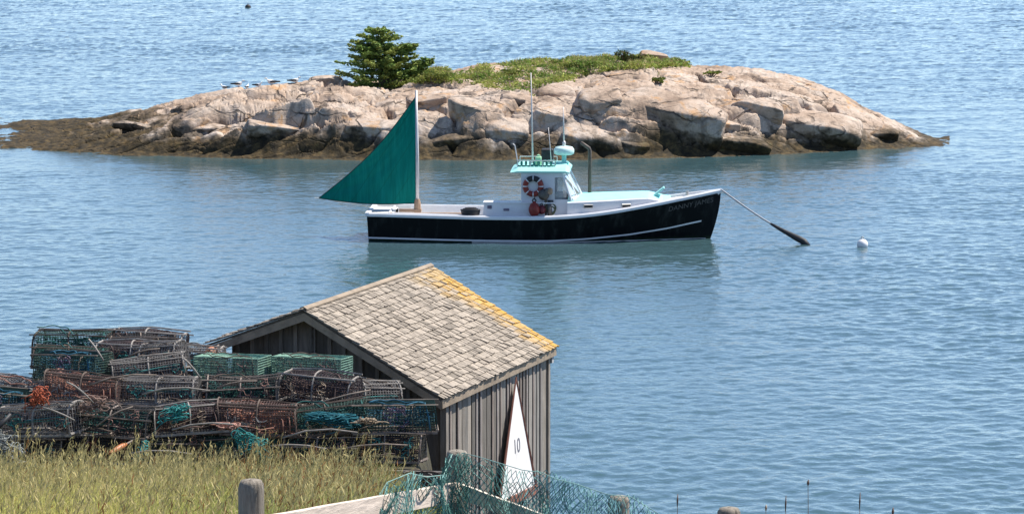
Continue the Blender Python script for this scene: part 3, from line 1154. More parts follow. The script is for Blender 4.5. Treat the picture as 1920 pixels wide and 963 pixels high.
# deck: side decks round an open cockpit, full width forward
mb = MB()
CK0, CK1 = 0.06, 0.50
for i in range(len(TS) - 1):
    for s in (-1, 1):
        ta, tb = TS[i], TS[i + 1]
        row = []
        for t in (ta, tb):
            z = zs(t) + 0.02
            b = max(hull_b(t, zs(t)) - 0.02, 0.005)
            inner = b - 0.34 if CK0 <= ta and tb <= CK1 else 0
            row.append(((hull_x(t, z), s * b, z), (hull_x(t, z), s * inner, z + (0.05 if inner == 0 else 0))))
        q = [row[0][0], row[1][0], row[1][1], row[0][1]]
        mb.add(q, [(0, 1, 2, 3) if s < 0 else (3, 2, 1, 0)])
mb.build('deck', OFFW, boat)
mb = MB()
xs0, xs1 = CK0 * BL + 0.05, CK1 * BL
for s in (-1, 1):
    pts_ = [(t * BL, s * (hull_b(t, zs(t)) - 0.36), zs(t)) for t in TS if CK0 <= t <= CK1]
    for a, b in zip(pts_[:-1], pts_[1:]):
        mb.add([(a[0], a[1], 0.22), (b[0], b[1], 0.22), (b[0], b[1], b[2] + 0.10), (a[0], a[1], a[2] + 0.10),
                (a[0], a[1] + s * 0.035, a[2] + 0.10), (b[0], b[1] + s * 0.035, b[2] + 0.10), (b[0], b[1] + s * 0.035, b[2] + 0.021), (a[0], a[1] + s * 0.035, a[2] + 0.021)],
               [(0, 1, 2, 3), (3, 2, 5, 4), (4, 5, 6, 7)])
mb.box((xs0, -1.2, 0.2), (xs1, 1.2, 0.23))
mb.box((xs0 - 0.04, -1.05, 0.22), (xs0, 1.05, zs(0.06) + 0.10))
mb.build('cockpit', WHITE, boat)
# trunk cabin
TC0, TC1 = 6.0, 9.05
mb = MB()
nt_, npf = 14, 9
vs, fs = [], []
for i in range(nt_ + 1):
    x = TC0 + (TC1 - TC0) * i / nt_
    t = x / BL
    b = max(min(hull_b(t, zs(t)) - 0.17, 1.34), 0.25)
    zt = 1.20 + 0.12 * i / nt_ - 0.16 * sstep(0.75, 1.0, i / nt_)
    zb = zs(t) + 0.02
    ring = [(-b, zb), (-b * 0.985, zt - 0.03), (-b * 0.96, zt)] + [(b * 0.96 * u, zt + 0.13 * (1 - u * u)) for u in (-0.6, -0.2, 0.2, 0.6)] + [(b * 0.96, zt), (b * 0.985, zt - 0.03), (b, zb)]
    vs += [(x, y, z) for y, z in ring]
k = 10
for i in range(nt_):
    for j in range(k - 1):
        fs.append((i * k + j, (i + 1) * k + j, (i + 1) * k + j + 1, i * k + j + 1))
fs.append(tuple(nt_ * k + j for j in range(k)))
fs.append(tuple(range(k - 1, -1, -1)))
mb.add(vs, fs)
mb.mi = [1 if (i < nt_ * (k - 1) and 2 <= i % (k - 1) <= 6) else 0 for i in range(len(fs))]
trunk = mb.build('trunk_cabin', [WHITE, AQUA], boat)
for x in (6.62, 7.74):
    t = x / BL
    b = hull_b(t, zs(t)) - 0.17
    ang = math.atan2(hull_b((x + 0.3) / BL, zs(t)) - hull_b((x - 0.3) / BL, zs(t)), 0.6)
    mb = MB()
    M = Matrix.Translation((x, -b + 0.0, 1.08)) @ Matrix.Rotation(-ang if False else ang * -1, 4, 'Z')
    mb.bbox((-0.15, -0.035, -0.055), (0.15, 0.03, 0.055), 0.02, M)
    pl_ = mb.build('portlight', STEEL, trunk)
    mb = MB()
    mb.box((-0.125, -0.042, -0.036), (0.125, -0.03, 0.036), M)
    mb.build('pane', DARKM, trunk)
# foredeck fittings
mb = MB()
Mh = Matrix.Translation((8.55, -0.25, 1.28)) @ Matrix.Rotation(R(-38), 4, 'Y')
mb.bbox((-0.02, -0.22, 0), (0.42, 0.22, 0.05), 0.01, Mh)
mb.box((8.45, -0.22, 1.22), (8.80, 0.2, 1.285))
mb.build('deck_hatch', AQUA, boat)
mb = MB()
mb.tube([(9.55, 0, 1.2), (9.55, 0, 1.44)], 0.045, 8)
mb.tube([(9.55, -0.12, 1.38), (9.55, 0.12, 1.38)], 0.025, 6)
mb.build('mooring_bitt', STEEL, boat)
# long white box along the starboard side of the cockpit
mb = MB()
bx = lambda x: -(hull_b(x / BL, 0.7) - 0.30)
vs = [(3.46, bx(3.46), 0.71), (5.62, bx(5.62), 0.71), (5.62, bx(5.62) + 0.55, 0.71), (3.46, bx(3.46) + 0.55, 0.71),
      (3.53, bx(3.5), 1.15), (5.62, bx(5.62), 1.15), (5.62, bx(5.62) + 0.5, 1.15), (3.53, bx(3.5) + 0.5, 1.15)]
mb.add(vs, [(0, 3, 2, 1), (4, 5, 6, 7), (0, 1, 5, 4), (1, 2, 6, 5), (2, 3, 7, 6), (3, 0, 4, 7)])
mb.box((3.49, bx(3.5) - 0.015, 1.15), (5.62, bx(5.62) + 0.53, 1.185))
cb = mb.build('side_locker', WHITE, boat)
mb = MB()
mb.bbox((3.62, bx(3.6) - 0.018, 0.99), (3.75, bx(3.6) + 0.02, 1.09), 0.01)
mb.build('vent', paint('mauve_grey', (0.16, 0.14, 0.2), 0.6), cb)
mb = MB()
mb.bbox((4.10, bx(4.1) - 0.016, 0.93), (4.27, bx(4.1) + 0.02, 1.0), 0.01)
mb.build('vent', paint('mauve_grey', (0.16, 0.14, 0.2), 0.6), cb)
# wheelhouse
wh = empty('wheelhouse')
wh.parent = boat
HW = 1.16
ZT = 2.06
for s in (-1, 1):
    mb = MB()
    y0, y1 = (s * HW, s * (HW - 0.05)) if s < 0 else (s * (HW - 0.05), s * HW)
    mb.box((4.62, y0, 0.72), (4.70, y1, ZT))
    mb.box((5.48, y0, 0.72), (5.62, y1, ZT))
    mb.box((4.70, y0, 1.94), (5.48, y1, ZT))
    mb.box((4.70, y0, 0.72), (5.48, y1, 1.20 if s > 0 else 1.94))
    mb.box((5.62, y0, 0.72), (6.12, y1, 1.26))
    mb.box((5.62, y0, 1.92), (5.86, y1, ZT))
    mb.build('side_wall', WHITE, wh)
# bulkhead and windscreen (V shaped in plan, raked)
top = [(5.84, -HW), (6.02, 0), (5.84, HW)]
bot = [(6.12, -HW), (6.42, 0), (6.12, HW)]


def bar(a, b, r_, name=None):
    mb.tube([a, b], r_, 6)


mb = MB()
for (xt, yt), (xb, yb) in zip(top, bot):
    bar((xt, yt, ZT), (xb, yb, 1.22), 0.045)
for i in (0, 1):
    bar((top[i][0], top[i][1], ZT - 0.03), (top[i + 1][0], top[i + 1][1], ZT - 0.03), 0.05)
    bar((bot[i][0], bot[i][1], 1.27), (bot[i + 1][0], bot[i + 1][1], 1.27), 0.06)
    bar(((top[i][0] + top[i + 1][0]) / 2, (top[i][1] + top[i + 1][1]) / 2, ZT), ((bot[i][0] + bot[i + 1][0]) / 2, (bot[i][1] + bot[i + 1][1]) / 2, 1.25), 0.03)
mb.build('windscreen_frame', WHITE, wh)
for i in (0, 1):
    mb = MB()
    A, B, Cc, Dd_ = Vector((*top[i], ZT)), Vector((*top[i + 1], ZT)), Vector((*bot[i + 1], 1.25)), Vector((*bot[i], 1.25))
    nrm = (B - A).cross(Dd_ - A).normalized() * 0.008
    q = [A, B, Cc, Dd_]
    mb.add([p + nrm for p in q] + [p - nrm for p in q], [(0, 1, 2, 3), (7, 6, 5, 4), (0, 4, 5, 1), (1, 5, 6, 2), (2, 6, 7, 3), (3, 7, 4, 0)])
    mb.build('window', GLASS, wh)
mb = MB()
mb.box((5.62, -HW + 0.015, 1.26), (5.86, -HW + 0.03, 1.92))
mb.build('window', GLASS, wh)
mb = MB()
mb.box((4.72, HW - 0.16, 1.2), (5.6, HW - 0.08, 1.93))
mb.box((5.5, -0.9, 0.3), (5.95, 1.0, 1.30))
mb.build('console', SHADEIN, wh)
mb = MB()
rp = [(4.28, 5.0)]
vs, fs = [], []
X0, X1, HR = 4.30, 6.06, 1.26
for x, inx, z, crown in ((X0, 0, ZT, 0), (X0 - 0.02, 0, ZT + 0.05, 0), (X0 + 0.2, 1, ZT + 0.14, 0.06)):
    pass
sec = [(-HR, ZT), (-HR - 0.02, ZT + 0.05), (-HR + 0.16, ZT + 0.14), (-0.5, ZT + 0.21), (0.5, ZT + 0.21), (HR - 0.16, ZT + 0.14), (HR + 0.02, ZT + 0.05), (HR, ZT)]
xsn = [(X0, 0.0), (X0 + 0.05, 0.4), (X0 + 0.22, 1.0), (X1 - 0.12, 1.0), (X1, 0.3), (X1, 0.0)]
for x, f in xsn:
    for y, z in sec:
        vs.append((x, y * (0.985 + 0.015 * f), ZT + (z - ZT) * max(f, 0.25) if z > ZT else ZT))
for i in range(len(xsn) - 1):
    for j in range(7):
        fs.append((i * 8 + j, (i + 1) * 8 + j, (i + 1) * 8 + j + 1, i * 8 + j + 1))
    fs.append((i * 8 + 7, (i + 1) * 8 + 7, (i + 1) * 8, i * 8))
fs += [tuple(range(7, -1, -1)), tuple((len(xsn) - 1) * 8 + j for j in range(8))]
mb.add(vs, fs)
mb.build('roof', AQUA, wh)
# radar
mb = MB()
mb.lathe([(0.0, 0), (0.24, 0.0), (0.295, 0.03), (0.305, 0.10), (0.30, 0.17), (0.25, 0.235), (0.12, 0.26), (0.0, 0.262)], 24, Matrix.Translation((5.86, -0.2, 2.52)))
rad_ = mb.build('radar', paint('pale_aqua_plastic', (0.60, 0.80, 0.76), 0.45, 0.03), boat, True)
mb = MB()
mb.tube([(5.86, -0.2, 2.2), (5.86, -0.2, 2.54)], 0.07, 10)
mb.box((5.62, -0.4, 2.24), (6.0, 0.0, 2.30))
mb.build('pedestal', AQUA, rad_)
# antennas
for x, y, ztop, zb, r0, lean in ((4.93, -0.35, 4.98, 2.2, 0.030, -0.06), (5.50, -0.5, 3.35, 2.2, 0.018, -0.10), (5.86, -0.2, 3.95, 2.78, 0.026, -0.03)):
    mb = MB()
    zm = zb + (ztop - zb) * 0.55
    mb.tube([(x, y, zb), (x + lean * 0.5, y, zm), (x + lean, y, ztop)], [r0, r0 * 0.8, r0 * 0.4], 6)
    mb.lathe([(0.05, 0), (0.05, 0.12), (0.03, 0.16)], 8, Matrix.Translation((x, y, zb - 0.01)))
    mb.build('antenna', ALU, boat, True)
# roof rack
for y in (-0.95, 0.6):
    mb = MB()
    mb.tube([(4.5, y, 2.40), (5.62, y, 2.40)], 0.015, 5)
    for x in (4.5, 4.88, 5.25, 5.62):
        mb.tube([(x, y, 2.15), (x, y, 2.40)], 0.014, 5)
    if y < 0:
        mb.tube([(4.5, -0.95, 2.4), (4.42, -0.9, 2.85), (4.36, -0.9, 2.9)], 0.02, 5)
    mb.build('roof_rack', ALU, boat)
mb = MB()
for k in range(9):
    M = Matrix.Translation((4.56 + 0.125 * k, -0.88, 2.32)) @ Matrix.Rotation(R(78), 4, 'X') @ Matrix.Rotation(R(20 * (k % 3 - 1)), 4, 'Y')
    mb.torus(0.085, 0.022, M, n=14, k=6)
o = mb.build('rope_coil', TEALROPE, None, True)
o.location = bo
o.rotation_euler = (0, 0, BYAW)
tag(o, 'row of teal rope coils lashed along the edge of the aqua roof', 'rope')
mb = MB()
mb.bbox((5.16, 0.1, 2.24), (5.52, 0.5, 2.66), 0.03)
mb.box((5.19, 0.095, 2.35), (5.49, 0.10, 2.6))
mb.build('speaker_box', DARKM, boat)
mb = MB()
mb.bbox((5.02, -0.7, 2.24), (5.20, -0.5, 2.50), 0.025)
mb.lathe([(0.05, 0), (0.05, 0.04), (0.02, 0.06)], 8, Matrix.Translation((5.11, -0.6, 2.50)))
mb.build('navigation_light', MINT, boat)
# exhaust
mb = MB()
mb.tube([(6.62, 0.2, 1.25), (6.62, 0.2, 2.62), (6.60, 0.2, 2.68), (6.36, 0.1, 2.86)], [0.055, 0.055, 0.055, 0.05], 10)
mb.lathe([(0.12, 0), (0.12, 0.03), (0.06, 0.05)], 12, Matrix.Translation((6.62, 0.2, 1.29)))
mb.build('exhaust_pipe', RUSTY, boat, True)
# hauler
mb = MB()
mb.tube([(5.36, -1.22, 0.75), (5.36, -1.30, 1.45), (5.40, -1.38, 1.60)], 0.045, 8)
mb.lathe([(0.05, 0), (0.17, 0.02), (0.11, 0.06), (0.17, 0.10), (0.05, 0.12)], 16, Matrix.Translation((5.30, -1.23, 1.42)) @ Matrix.Rotation(R(90), 4, 'X'))
mb.box((5.42, -1.25, 0.78), (5.58, -1.18, 1.25))
mb.tube([(5.46, -1.30, 1.15), (5.48, -1.30, 0.80)], 0.07, 8)
hl = mb.build('pot_hauler', paint('grey_iron', (0.12, 0.11, 0.10), 0.5, 0.2, 9, 0.3), boat, True)
mb = MB()
mb.bbox((5.38, -1.34, 1.42), (5.56, -1.22, 1.62), 0.04)
mb.build('block', WOODT, hl)
mb = MB()
for k in range(4):
    mb.torus(0.10 + 0.012 * k, 0.022, Matrix.Translation((5.52, -1.24 - 0.03 * (k % 2), 0.92 + 0.03 * k)) @ Matrix.Rotation(R(80), 4, 'X'), n=16, k=6)
o = mb.build('rope_coil', paint('olive_rope', (0.09, 0.11, 0.06), 0.85, 0.2, 20), None, True)
o.location, o.rotation_euler = bo, (0, 0, BYAW)
tag(o, 'olive rope coil hanging beside the pot hauler at the wheelhouse side', 'rope')
# mast and sail
mb = MB()
MX = 1.43
mb.tube([(MX, 0, 0.25), (MX, 0, 2.5), (MX - 0.03, 0, 4.42)], [0.055, 0.05, 0.035], 10)
mast = mb.build('mast', ALU, boat, True)
mb = MB()
mb.lathe([(0.11, 0.7), (0.10, 1.0), (0.075, 1.14)], 10, Matrix.Translation((MX, 0, 0)))
mb.box((MX - 0.55, -0.12, 0.76), (MX + 0.12, 0.12, 0.84))
mb.build('mast_step', WOODT, mast)
m = NT('green_sailcloth')
v = m.coord('Object', (1, 1, 1), (0, R(-32), 0))
wv = m.noise(v, 1.0, 3)
st = m.coord('Object', (9, 1, 0.8), (0, R(-33), 0))
f = m.noise(st, 1.0, 4, 0.6)
sx_ = m.n('ShaderNodeSeparateXYZ')
m.l(m.coord('Object', (1, 1, 1), (0, R(-33), 0)), sx_.inputs[0])
seam = m.ramp(m.math('FRACT', m.math('MULTIPLY', sx_.outputs[0], 1.9)), [(0.0, 0.7), (0.035, 0.72), (0.05, 1.0)])
m.l(m.mix(1.0, seam, m.ramp(f, [(0.3, (0.0, 0.20, 0.165)), (0.6, (0.003, 0.30, 0.245)), (0.8, (0.012, 0.36, 0.30))]), 'MULTIPLY'), m.b.inputs['Base Color'])
m.b.inputs['Roughness'].default_value = 0.75
m.b.inputs['Specular IOR Level'].default_value = 0.2
m.l(m.bump(f, 0.9, 0.05), m.b.inputs['Normal'])
tr = m.n('ShaderNodeBsdfTranslucent')
tr.inputs[0].default_value = (0.005, 0.30, 0.25, 1)
mx = m.n('ShaderNodeMixShader')
mx.inputs[0].default_value = 0.35
m.l(m.b.outputs[0], mx.inputs[1])
m.l(tr.outputs[0], mx.inputs[2])
m.l(mx.outputs[0], m.t.nodes['Material Output'].inputs[0])
SAIL = m.m
head, tack, clew = Vector((MX - 0.05, 0, 4.22)), Vector((MX - 0.04, 0, 1.02)), Vector((-1.56, 0.1, 1.15))
mb = MB()
NU, NV = 40, 60
vs, fs = [], []
for j in range(NV + 1):
    vv = j / NV
    lf = tack.lerp(head, vv)
    le = clew.lerp(head, vv)
    hol = math.sin(math.pi * vv) * 0.20
    le = le + Vector((0.82, 0, -0.57)) * hol * 1.0
    for i in range(NU + 1):
        u = i / NU
        p = lf.lerp(le, u)
        bel = math.sin(math.pi * u) * math.sin(math.pi * min(vv * 0.9 + 0.08, 1))
        p.y += 0.14 * bel + 0.014 * math.sin(u * 34 * (0.35 + vv) + 5 * vv) * (1 - vv) ** 0.5
        p.z += -0.10 * math.sin(math.pi * u) * (1 - vv) ** 6
        vs.append(p)
for j in range(NV):
    for i in range(NU):
        a = j * (NU + 1) + i
        fs.append((a, a + 1, a + NU + 2, a + NU + 1))
off = len(vs)
vs += [p + Vector((0, 0.006, 0)) for p in vs]
fs += [tuple(off + i for i in q[::-1]) for q in fs]
mb.add(vs, fs)
sail = mb.build('sail', SAIL, boat, True)
mb = MB()
mb.tube([vs[j * (NU + 1) + NU] + Vector((0, 0.003, 0)) for j in range(NV + 1)], 0.014, 5)
mb.tube([vs[i] + Vector((0, 0.003, 0)) for i in range(NU + 1)], 0.016, 5)
mb.build('bolt_rope', paint('dark_green_tape', (0.004, 0.06, 0.05), 0.8), sail)
mb = MB()
mb.tube([clew + Vector((0.02, 0, 0)), clew + Vector((-0.14, 0, -0.0))], 0.012, 5)
mb.tube([clew, Vector((0.02, 0.25, 0.86))], 0.009, 5)
mb.build('sheet', OFFW, sail)
# name on the bow (copied as far as it can be read)
cu = bpy.data.curves.new('name_text', 'FONT')
cu.body = 'DANNY JAMES'
cu.size = 0.26
cu.space_character = 1.02
to = bpy.data.objects.new('name_text', cu)
C.objects.link(to)
bpy.context.view_layer.update()
me = bpy.data.meshes.new_from_object(to.evaluated_get(bpy.context.evaluated_depsgraph_get()))
bpy.data.objects.remove(to)
co_ = np.array([v.co[:] for v in me.vertices])
wd = co_[:, 0].max()
for v_ in me.vertices:
    u = v_.co.x / wd
    t = 0.855 + 0.125 * u
    z = zs(t) - 0.27 + v_.co.y * 0.80 + 0.02 * u
    v_.co = Vector((hull_x(t, z), -(hull_b(t, z) + 0.006), z))
me.materials.append(paint('dull_gold_letters', (0.10, 0.09, 0.085), 0.6, 0.15, 9))
o = bpy.data.objects.new('name_lettering', me)
C.objects.link(o)
o.parent = boat

# things hung on or lying in the boat
ring = empty('life_ring', bo + Matrix.Rotation(BYAW, 3, 'Z') @ Vector((4.98, -HW - 0.07, 1.66)), BYAW)
tag(ring, 'white life ring with dark red bands hung on the wheelhouse side', 'life ring')
MR = Matrix.Rotation(R(90), 4, 'X')
mb = MB()
mb.torus(0.235, 0.075, MR, n=40, k=12)
mb.build('ring', WHITE, ring, True)
for k in range(8):
    a = R(22.5 + 45 * k)
    mb = MB()
    mb.torus(0.235, 0.082, MR, a - R(18.5), a + R(18.5), n=6, k=12)
    mb.build('band', MAROON if k not in (1, 2) else DARKM, ring, True)
fl = empty('float', bo + Matrix.Rotation(BYAW, 3, 'Z') @ Vector((5.02, -HW - 0.24, 0.98)), BYAW)
tag(fl, 'round maroon float hanging below the life ring', 'float')
mb = MB()
mb.lathe([(0.02, -0.2), (0.11, -0.17), (0.165, -0.05), (0.165, 0.05), (0.12, 0.16), (0.05, 0.21), (0.03, 0.25)], 18)
mb.build('ball', MAROON, fl, True)
mb = MB()
mb.torus(0.05, 0.02, Matrix.Translation((0, 0, 0.27)) @ MR, n=14, k=6)
mb.tube([(0, 0.02, 0.3), (0, 0.14, 0.36)], 0.012, 5)
mb.build('eye', DARKM, fl, True)
fl2 = empty('float', bo + Matrix.Rotation(BYAW, 3, 'Z') @ Vector((5.24, -HW - 0.17, 0.97)), BYAW)
tag(fl2, 'small dark red float between the larger maroon one and the pot hauler', 'float')
mb = MB()
mb.lathe([(0.02, -0.13), (0.09, -0.1), (0.12, 0), (0.08, 0.11), (0.03, 0.14)], 14)
mb.build('ball', paint('red_plastic', (0.13, 0.012, 0.02), 0.5), fl2, True)
mb = MB()
mb.torus(0.03, 0.012, Matrix.Translation((0, 0, 0.16)) @ MR, n=12, k=5)
mb.build('eye', DARKM, fl2, True)
tub = empty('bait_tub', bo + Matrix.Rotation(BYAW, 3, 'Z') @ Vector((3.12, -1.36, 0.79)), BYAW)
tag(tub, 'low dark oval tub sitting on the side deck behind the white locker', 'tub')
mb = MB()
mb.lathe([(0.22, 0), (0.27, 0.04), (0.29, 0.14), (0.31, 0.18), (0.29, 0.19), (0.25, 0.15), (0.0, 0.13)], 20, Matrix.Diagonal((1.0, 0.6, 1, 1)))
mb.build('tub', DARKM, tub, True)
mb = MB()
mb.torus(0.2, 0.03, Matrix.Translation((0, 0, 0.19)) @ Matrix.Diagonal((1, 0.55, 1, 1)), n=20, k=6)
mb.torus(0.15, 0.03, Matrix.Translation((0.01, 0, 0.215)) @ Matrix.Diagonal((1, 0.55, 1, 1)), n=20, k=6)
mb.build('line', paint('blackish_rope', (0.03, 0.03, 0.035), 0.9), tub, True)
# boards lying on the after deck
mb = MB()
mb.bbox((0.62, -1.0, 0.79), (3.2, -0.88, 0.83), 0.01)
o = mb.build('plank', WOODT)
o.location, o.rotation_euler = bo, (0, 0, BYAW)
tag(o, 'long brown plank lying along the edge of the boat cockpit', 'plank')

# mooring line and buoys
A = bo + Matrix.Rotation(BYAW, 3, 'Z') @ Vector((BL + 0.02, 0, 1.47))
Bp = Wt(1518, 458)
ml = empty('mooring_line', A)
tag(ml, 'taut mooring line from the bow into the water, its lower half black', 'rope')
Lp = [A.lerp(Bp, t) - Vector((0, 0, 0.10 * math.sin(math.pi * t))) - A for t in [i / 16 for i in range(17)]]
mb = MB()
mb.tube(Lp[:12], 0.026, 7)
mb.build('rope', paint('pale_rope', (0.42, 0.42, 0.44), 0.9, 0.15, 30), ml, True)
mb = MB()
mb.tube(Lp[9:16] + [Lp[16] + Vector((0, 0, -0.1))], [0.035, 0.05, 0.062, 0.07, 0.085, 0.10, 0.10, 0.08], 8)
mb.build('chafe_sleeve', DARKM, ml, True)
q = Wt(1617, 462)
by = empty('mooring_buoy', q)
tag(by, 'white ball buoy floating alone right of the boat', 'buoy')
mb = MB()
mb.lathe([(0.02, -0.12)] + [(0.165 * math.cos(R(a)), 0.06 + 0.165 * math.sin(R(a))) for a in range(-75, 80, 15)] + [(0.02, 0.228)], 20)
mb.build('ball', WHITE, by, True)
mb = MB()
mb.torus(0.04, 0.014, Matrix.Translation((0, 0, 0.25)) @ MR, n=14, k=6)
mb.build('eye', STEEL, by, True)
q = Wt(465, 15)
by = empty('lobster_buoy', q)
tag(by, 'tiny dark pot buoy far out on the open water', 'buoy')
mb = MB()
mb.lathe([(0.04, -0.2), (0.2, -0.1), (0.24, 0.1), (0.14, 0.22), (0.05, 0.26)], 12)
mb.tube([(0, 0, 0.2), (0, 0, 0.36)], 0.03, 6)
mb.build('float', DARKM, by, True)

#@SHED
# ------------------------------------------------------------------ shed
BOARD = tinted('weathered_board', 0.85, 7.0, 0.45, 0.01, stretch=(3, 3, 0.35))
SHING = tinted('cedar_shingle', 0.9, 16.0, 0.45, 0.01)
FASC = paint('weathered_trim', (0.30, 0.235, 0.17), 0.85, 0.16, 5, bump=0.01)
th = R(17.5)
rv, lv = Vector((math.sin(th), math.cos(th), 0)), Vector((-math.cos(th), math.sin(th), 0))
E0 = P(830, 748, 53.0)
shed = empty('fishing_shed', (E0.x, E0.y, 0.25))
tag(shed, 'weathered grey wooden shed with shingled roof and yellow lichen on its far edge', 'shed')
zE = E0.z - 0.25
LEN, BR, BLf, ZRg, ZLf = 6.2, 2.32, 4.02, zE + 1.325, zE + 0.70
OV, OVL, RK = 0.10, 0.30, 0.40


def S(a, b, z):
    p = rv * a + lv * b
    return Vector((p.x, p.y, z))


def roof_z(b):
    return zE + (ZRg - zE) * b / BR if b <= BR else ZRg + (ZLf - ZRg) * (b - BR) / (BLf - BR)


r = random.Random(9)


def board_col(base, v):
    k = r.uniform(1 - v, 1 + v)
    wm = r.uniform(-0.03, 0.05)
    return (base[0] * k * (1 + wm), base[1] * k, base[2] * k * (1 - wm))


def shed_box(mb, a0, a1, b0, b1, z0, z1, zt=None):
    """box in shed axes; zt(b) may slope the top"""
    top = lambda b: z1 if zt is None else zt(b)
    vs = [S(a0, b0, z0), S(a1, b0, z0), S(a1, b1, z0), S(a0, b1, z0), S(a0, b0, top(b0)), S(a1, b0, top(b0)), S(a1, b1, top(b1)), S(a0, b1, top(b1))]
    mb.add(vs, [(0, 1, 2, 3), (4, 7, 6, 5), (0, 4, 5, 1), (1, 5, 6, 2), (2, 6, 7, 3), (3, 7, 4, 0)])


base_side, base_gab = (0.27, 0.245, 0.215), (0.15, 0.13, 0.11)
# side wall (towards the open water): vertical boards
mb = MB()
a = RK
while a < LEN - 0.2:
    wdt = r.uniform(0.15, 0.26)
    a1 = min(a + wdt, LEN - 0.18)
    mb.col = board_col(base_side, 0.42)
    d = r.uniform(0, 0.018)
    shed_box(mb, a + 0.006, a1 - 0.004, OV - d + 0.0, OV + 0.03, -0.4, zE + 0.04 + 0.0)
    if r.random() < 0.3:
        mb.col = board_col((0.31, 0.265, 0.24), 0.25)
        shed_box(mb, a1 - 0.03, a1 + 0.03, OV - 0.035, OV - 0.019, -0.4, zE + 0.035)
    a = a1
mb.build('side_wall', BOARD, shed)
for nm, b in (('side_wall', BLf - OVL),):
    mb = MB()
    a = RK
    while a < LEN - 0.2:
        a1 = min(a + r.uniform(0.18, 0.26), LEN - 0.18)
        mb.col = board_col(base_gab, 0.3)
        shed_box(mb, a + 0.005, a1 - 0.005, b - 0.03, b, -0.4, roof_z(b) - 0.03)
        a = a1
    mb.build(nm, BOARD, shed)
for a0 in (RK, LEN - 0.22):
    mb = MB()
    b = OV + 0.031
    while b < BLf - OVL - 0.04:
        b1 = min(b + r.uniform(0.24, 0.30), BLf - OVL - 0.031)
        if b < BR < b1:
            b1 = BR
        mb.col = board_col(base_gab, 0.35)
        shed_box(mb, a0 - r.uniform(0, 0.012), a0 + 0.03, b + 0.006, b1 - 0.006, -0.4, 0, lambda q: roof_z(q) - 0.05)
        mb.col = board_col((0.22, 0.19, 0.16), 0.25)
        if b1 < BLf - OVL - 0.1 and a0 < 1:
            shed_box(mb, a0 - 0.045, a0 - 0.013, b1 - 0.032, b1 + 0.032, -0.4, 0, lambda q: roof_z(q) - 0.05)
        b = b1
    mb.build('gable_wall', BOARD, shed)
for a0, b0 in ((RK - 0.05, OV - 0.04), (LEN - 0.27, OV - 0.04)):
    mb = MB()
    mb.col = board_col((0.30, 0.26, 0.22), 0.1)
    shed_box(mb, a0, a0 + 0.10, b0, b0 + 0.10, -0.4, zE + 0.03)
    mb.build('corner_post', BOARD, shed)
# roof deck and shingles
for side in (0, 1):
    mb = MB()
    if side == 0:
        bA, zA, bB, zB = 0.0, zE, BR, ZRg
    else:
        bA, zA, bB, zB = BLf, ZLf, BR, ZRg
    slope = Vector((0, bB - bA, zB - zA))
    SL = slope.length
    up = (S(0, bB, zB) - S(0, bA, zA)).normalized()
    nrm = rv.cross(up) if side == 0 else up.cross(rv)
    nrm.normalize()
    if nrm.z < 0:
        nrm = -nrm
    o0 = S(0, bA, zA)

    def Q(aa, s_, h):
        return o0 + rv * aa + up * s_ + nrm * h
    mb.col = (0.16, 0.135, 0.11)
    vs = [Q(0.02, 0.02, -0.045), Q(LEN - 0.02, 0.02, -0.045), Q(LEN - 0.02, SL, -0.045), Q(0.02, SL, -0.045), Q(0.02, 0.02, -0.012), Q(LEN - 0.02, 0.02, -0.012), Q(LEN - 0.02, SL, -0.012), Q(0.02, SL, -0.012)]
    mb.add(vs, [(0, 3, 2, 1), (4, 5, 6, 7), (0, 1, 5, 4), (1, 2, 6, 5), (2, 3, 7, 6), (3, 0, 4, 7)])
    exp_ = 0.135
    nco = int(SL / exp_) + 1
    for ci in range(nco):
        s0 = ci * exp_ - 0.025
        aa = -0.03 + r.uniform(-0.06, 0.0)
        while aa < LEN + 0.02:
            wdt = r.choice((0.06, 0.075, 0.09, 0.10, 0.12, 0.15))
            a0_, a1_ = max(aa + 0.004, -0.03), min(aa + wdt - 0.004, LEN + 0.03)
            aa += wdt
            if a1_ - a0_ < 0.03:
                continue
            sj = s0 + r.uniform(-0.014, 0.014)
            s1 = min(s0 + exp_ * 2.0, SL + 0.02)
            tk = r.uniform(0.010, 0.028)
            cur = r.uniform(0, 0.016) if r.random() < 0.4 else 0.0
            am = (a0_ + a1_) / 2
            frac = ci / nco
            g = r.choice((0.55, 0.7, 0.78, 0.84, 0.9, 0.95, 1.02))
            c = [0.40 * g, 0.34 * g, 0.275 * g]
            edge = LEN - am + 0.10 * math.sin(ci * 1.7)
            lw = max(0.0, 1 - edge / (0.85 + 1.7 * max(0, frac - 0.45))) ** 0.7 if edge < 2.2 else 0
            lw *= r.choice((0.2, 0.6, 0.9, 1.0, 1.1)) if edge > 0.22 else r.uniform(0.6, 1.0)
            lw = min(lw * (0.85 if frac < 0.93 else 0.55), 1)
            lich = (0.60, 0.33, 0.025) if frac < 0.85 else (0.50, 0.33, 0.12)
            c = [c[q] * (1 - lw) + lich[q] * lw for q in range(3)]
            mb.col = tuple(c)
            h0, h1 = 0.012 + cur, -0.006
            k0 = r.uniform(-0.004, 0.004)
            vs = [Q(a0_, sj, h0), Q(a1_, sj, h0 + k0), Q(a1_, s1, h1), Q(a0_, s1, h1), Q(a0_, sj, h0 + tk), Q(a1_, sj, h0 + tk + k0), Q(a1_, s1, h1 + 0.006), Q(a0_, s1, h1 + 0.006)]
            mb.add(vs, [(0, 3, 2, 1), (4, 5, 6, 7), (0, 1, 5, 4), (1, 2, 6, 5), (2, 3, 7, 6), (3, 0, 4, 7)])
    mb.build('roof', SHING, shed)
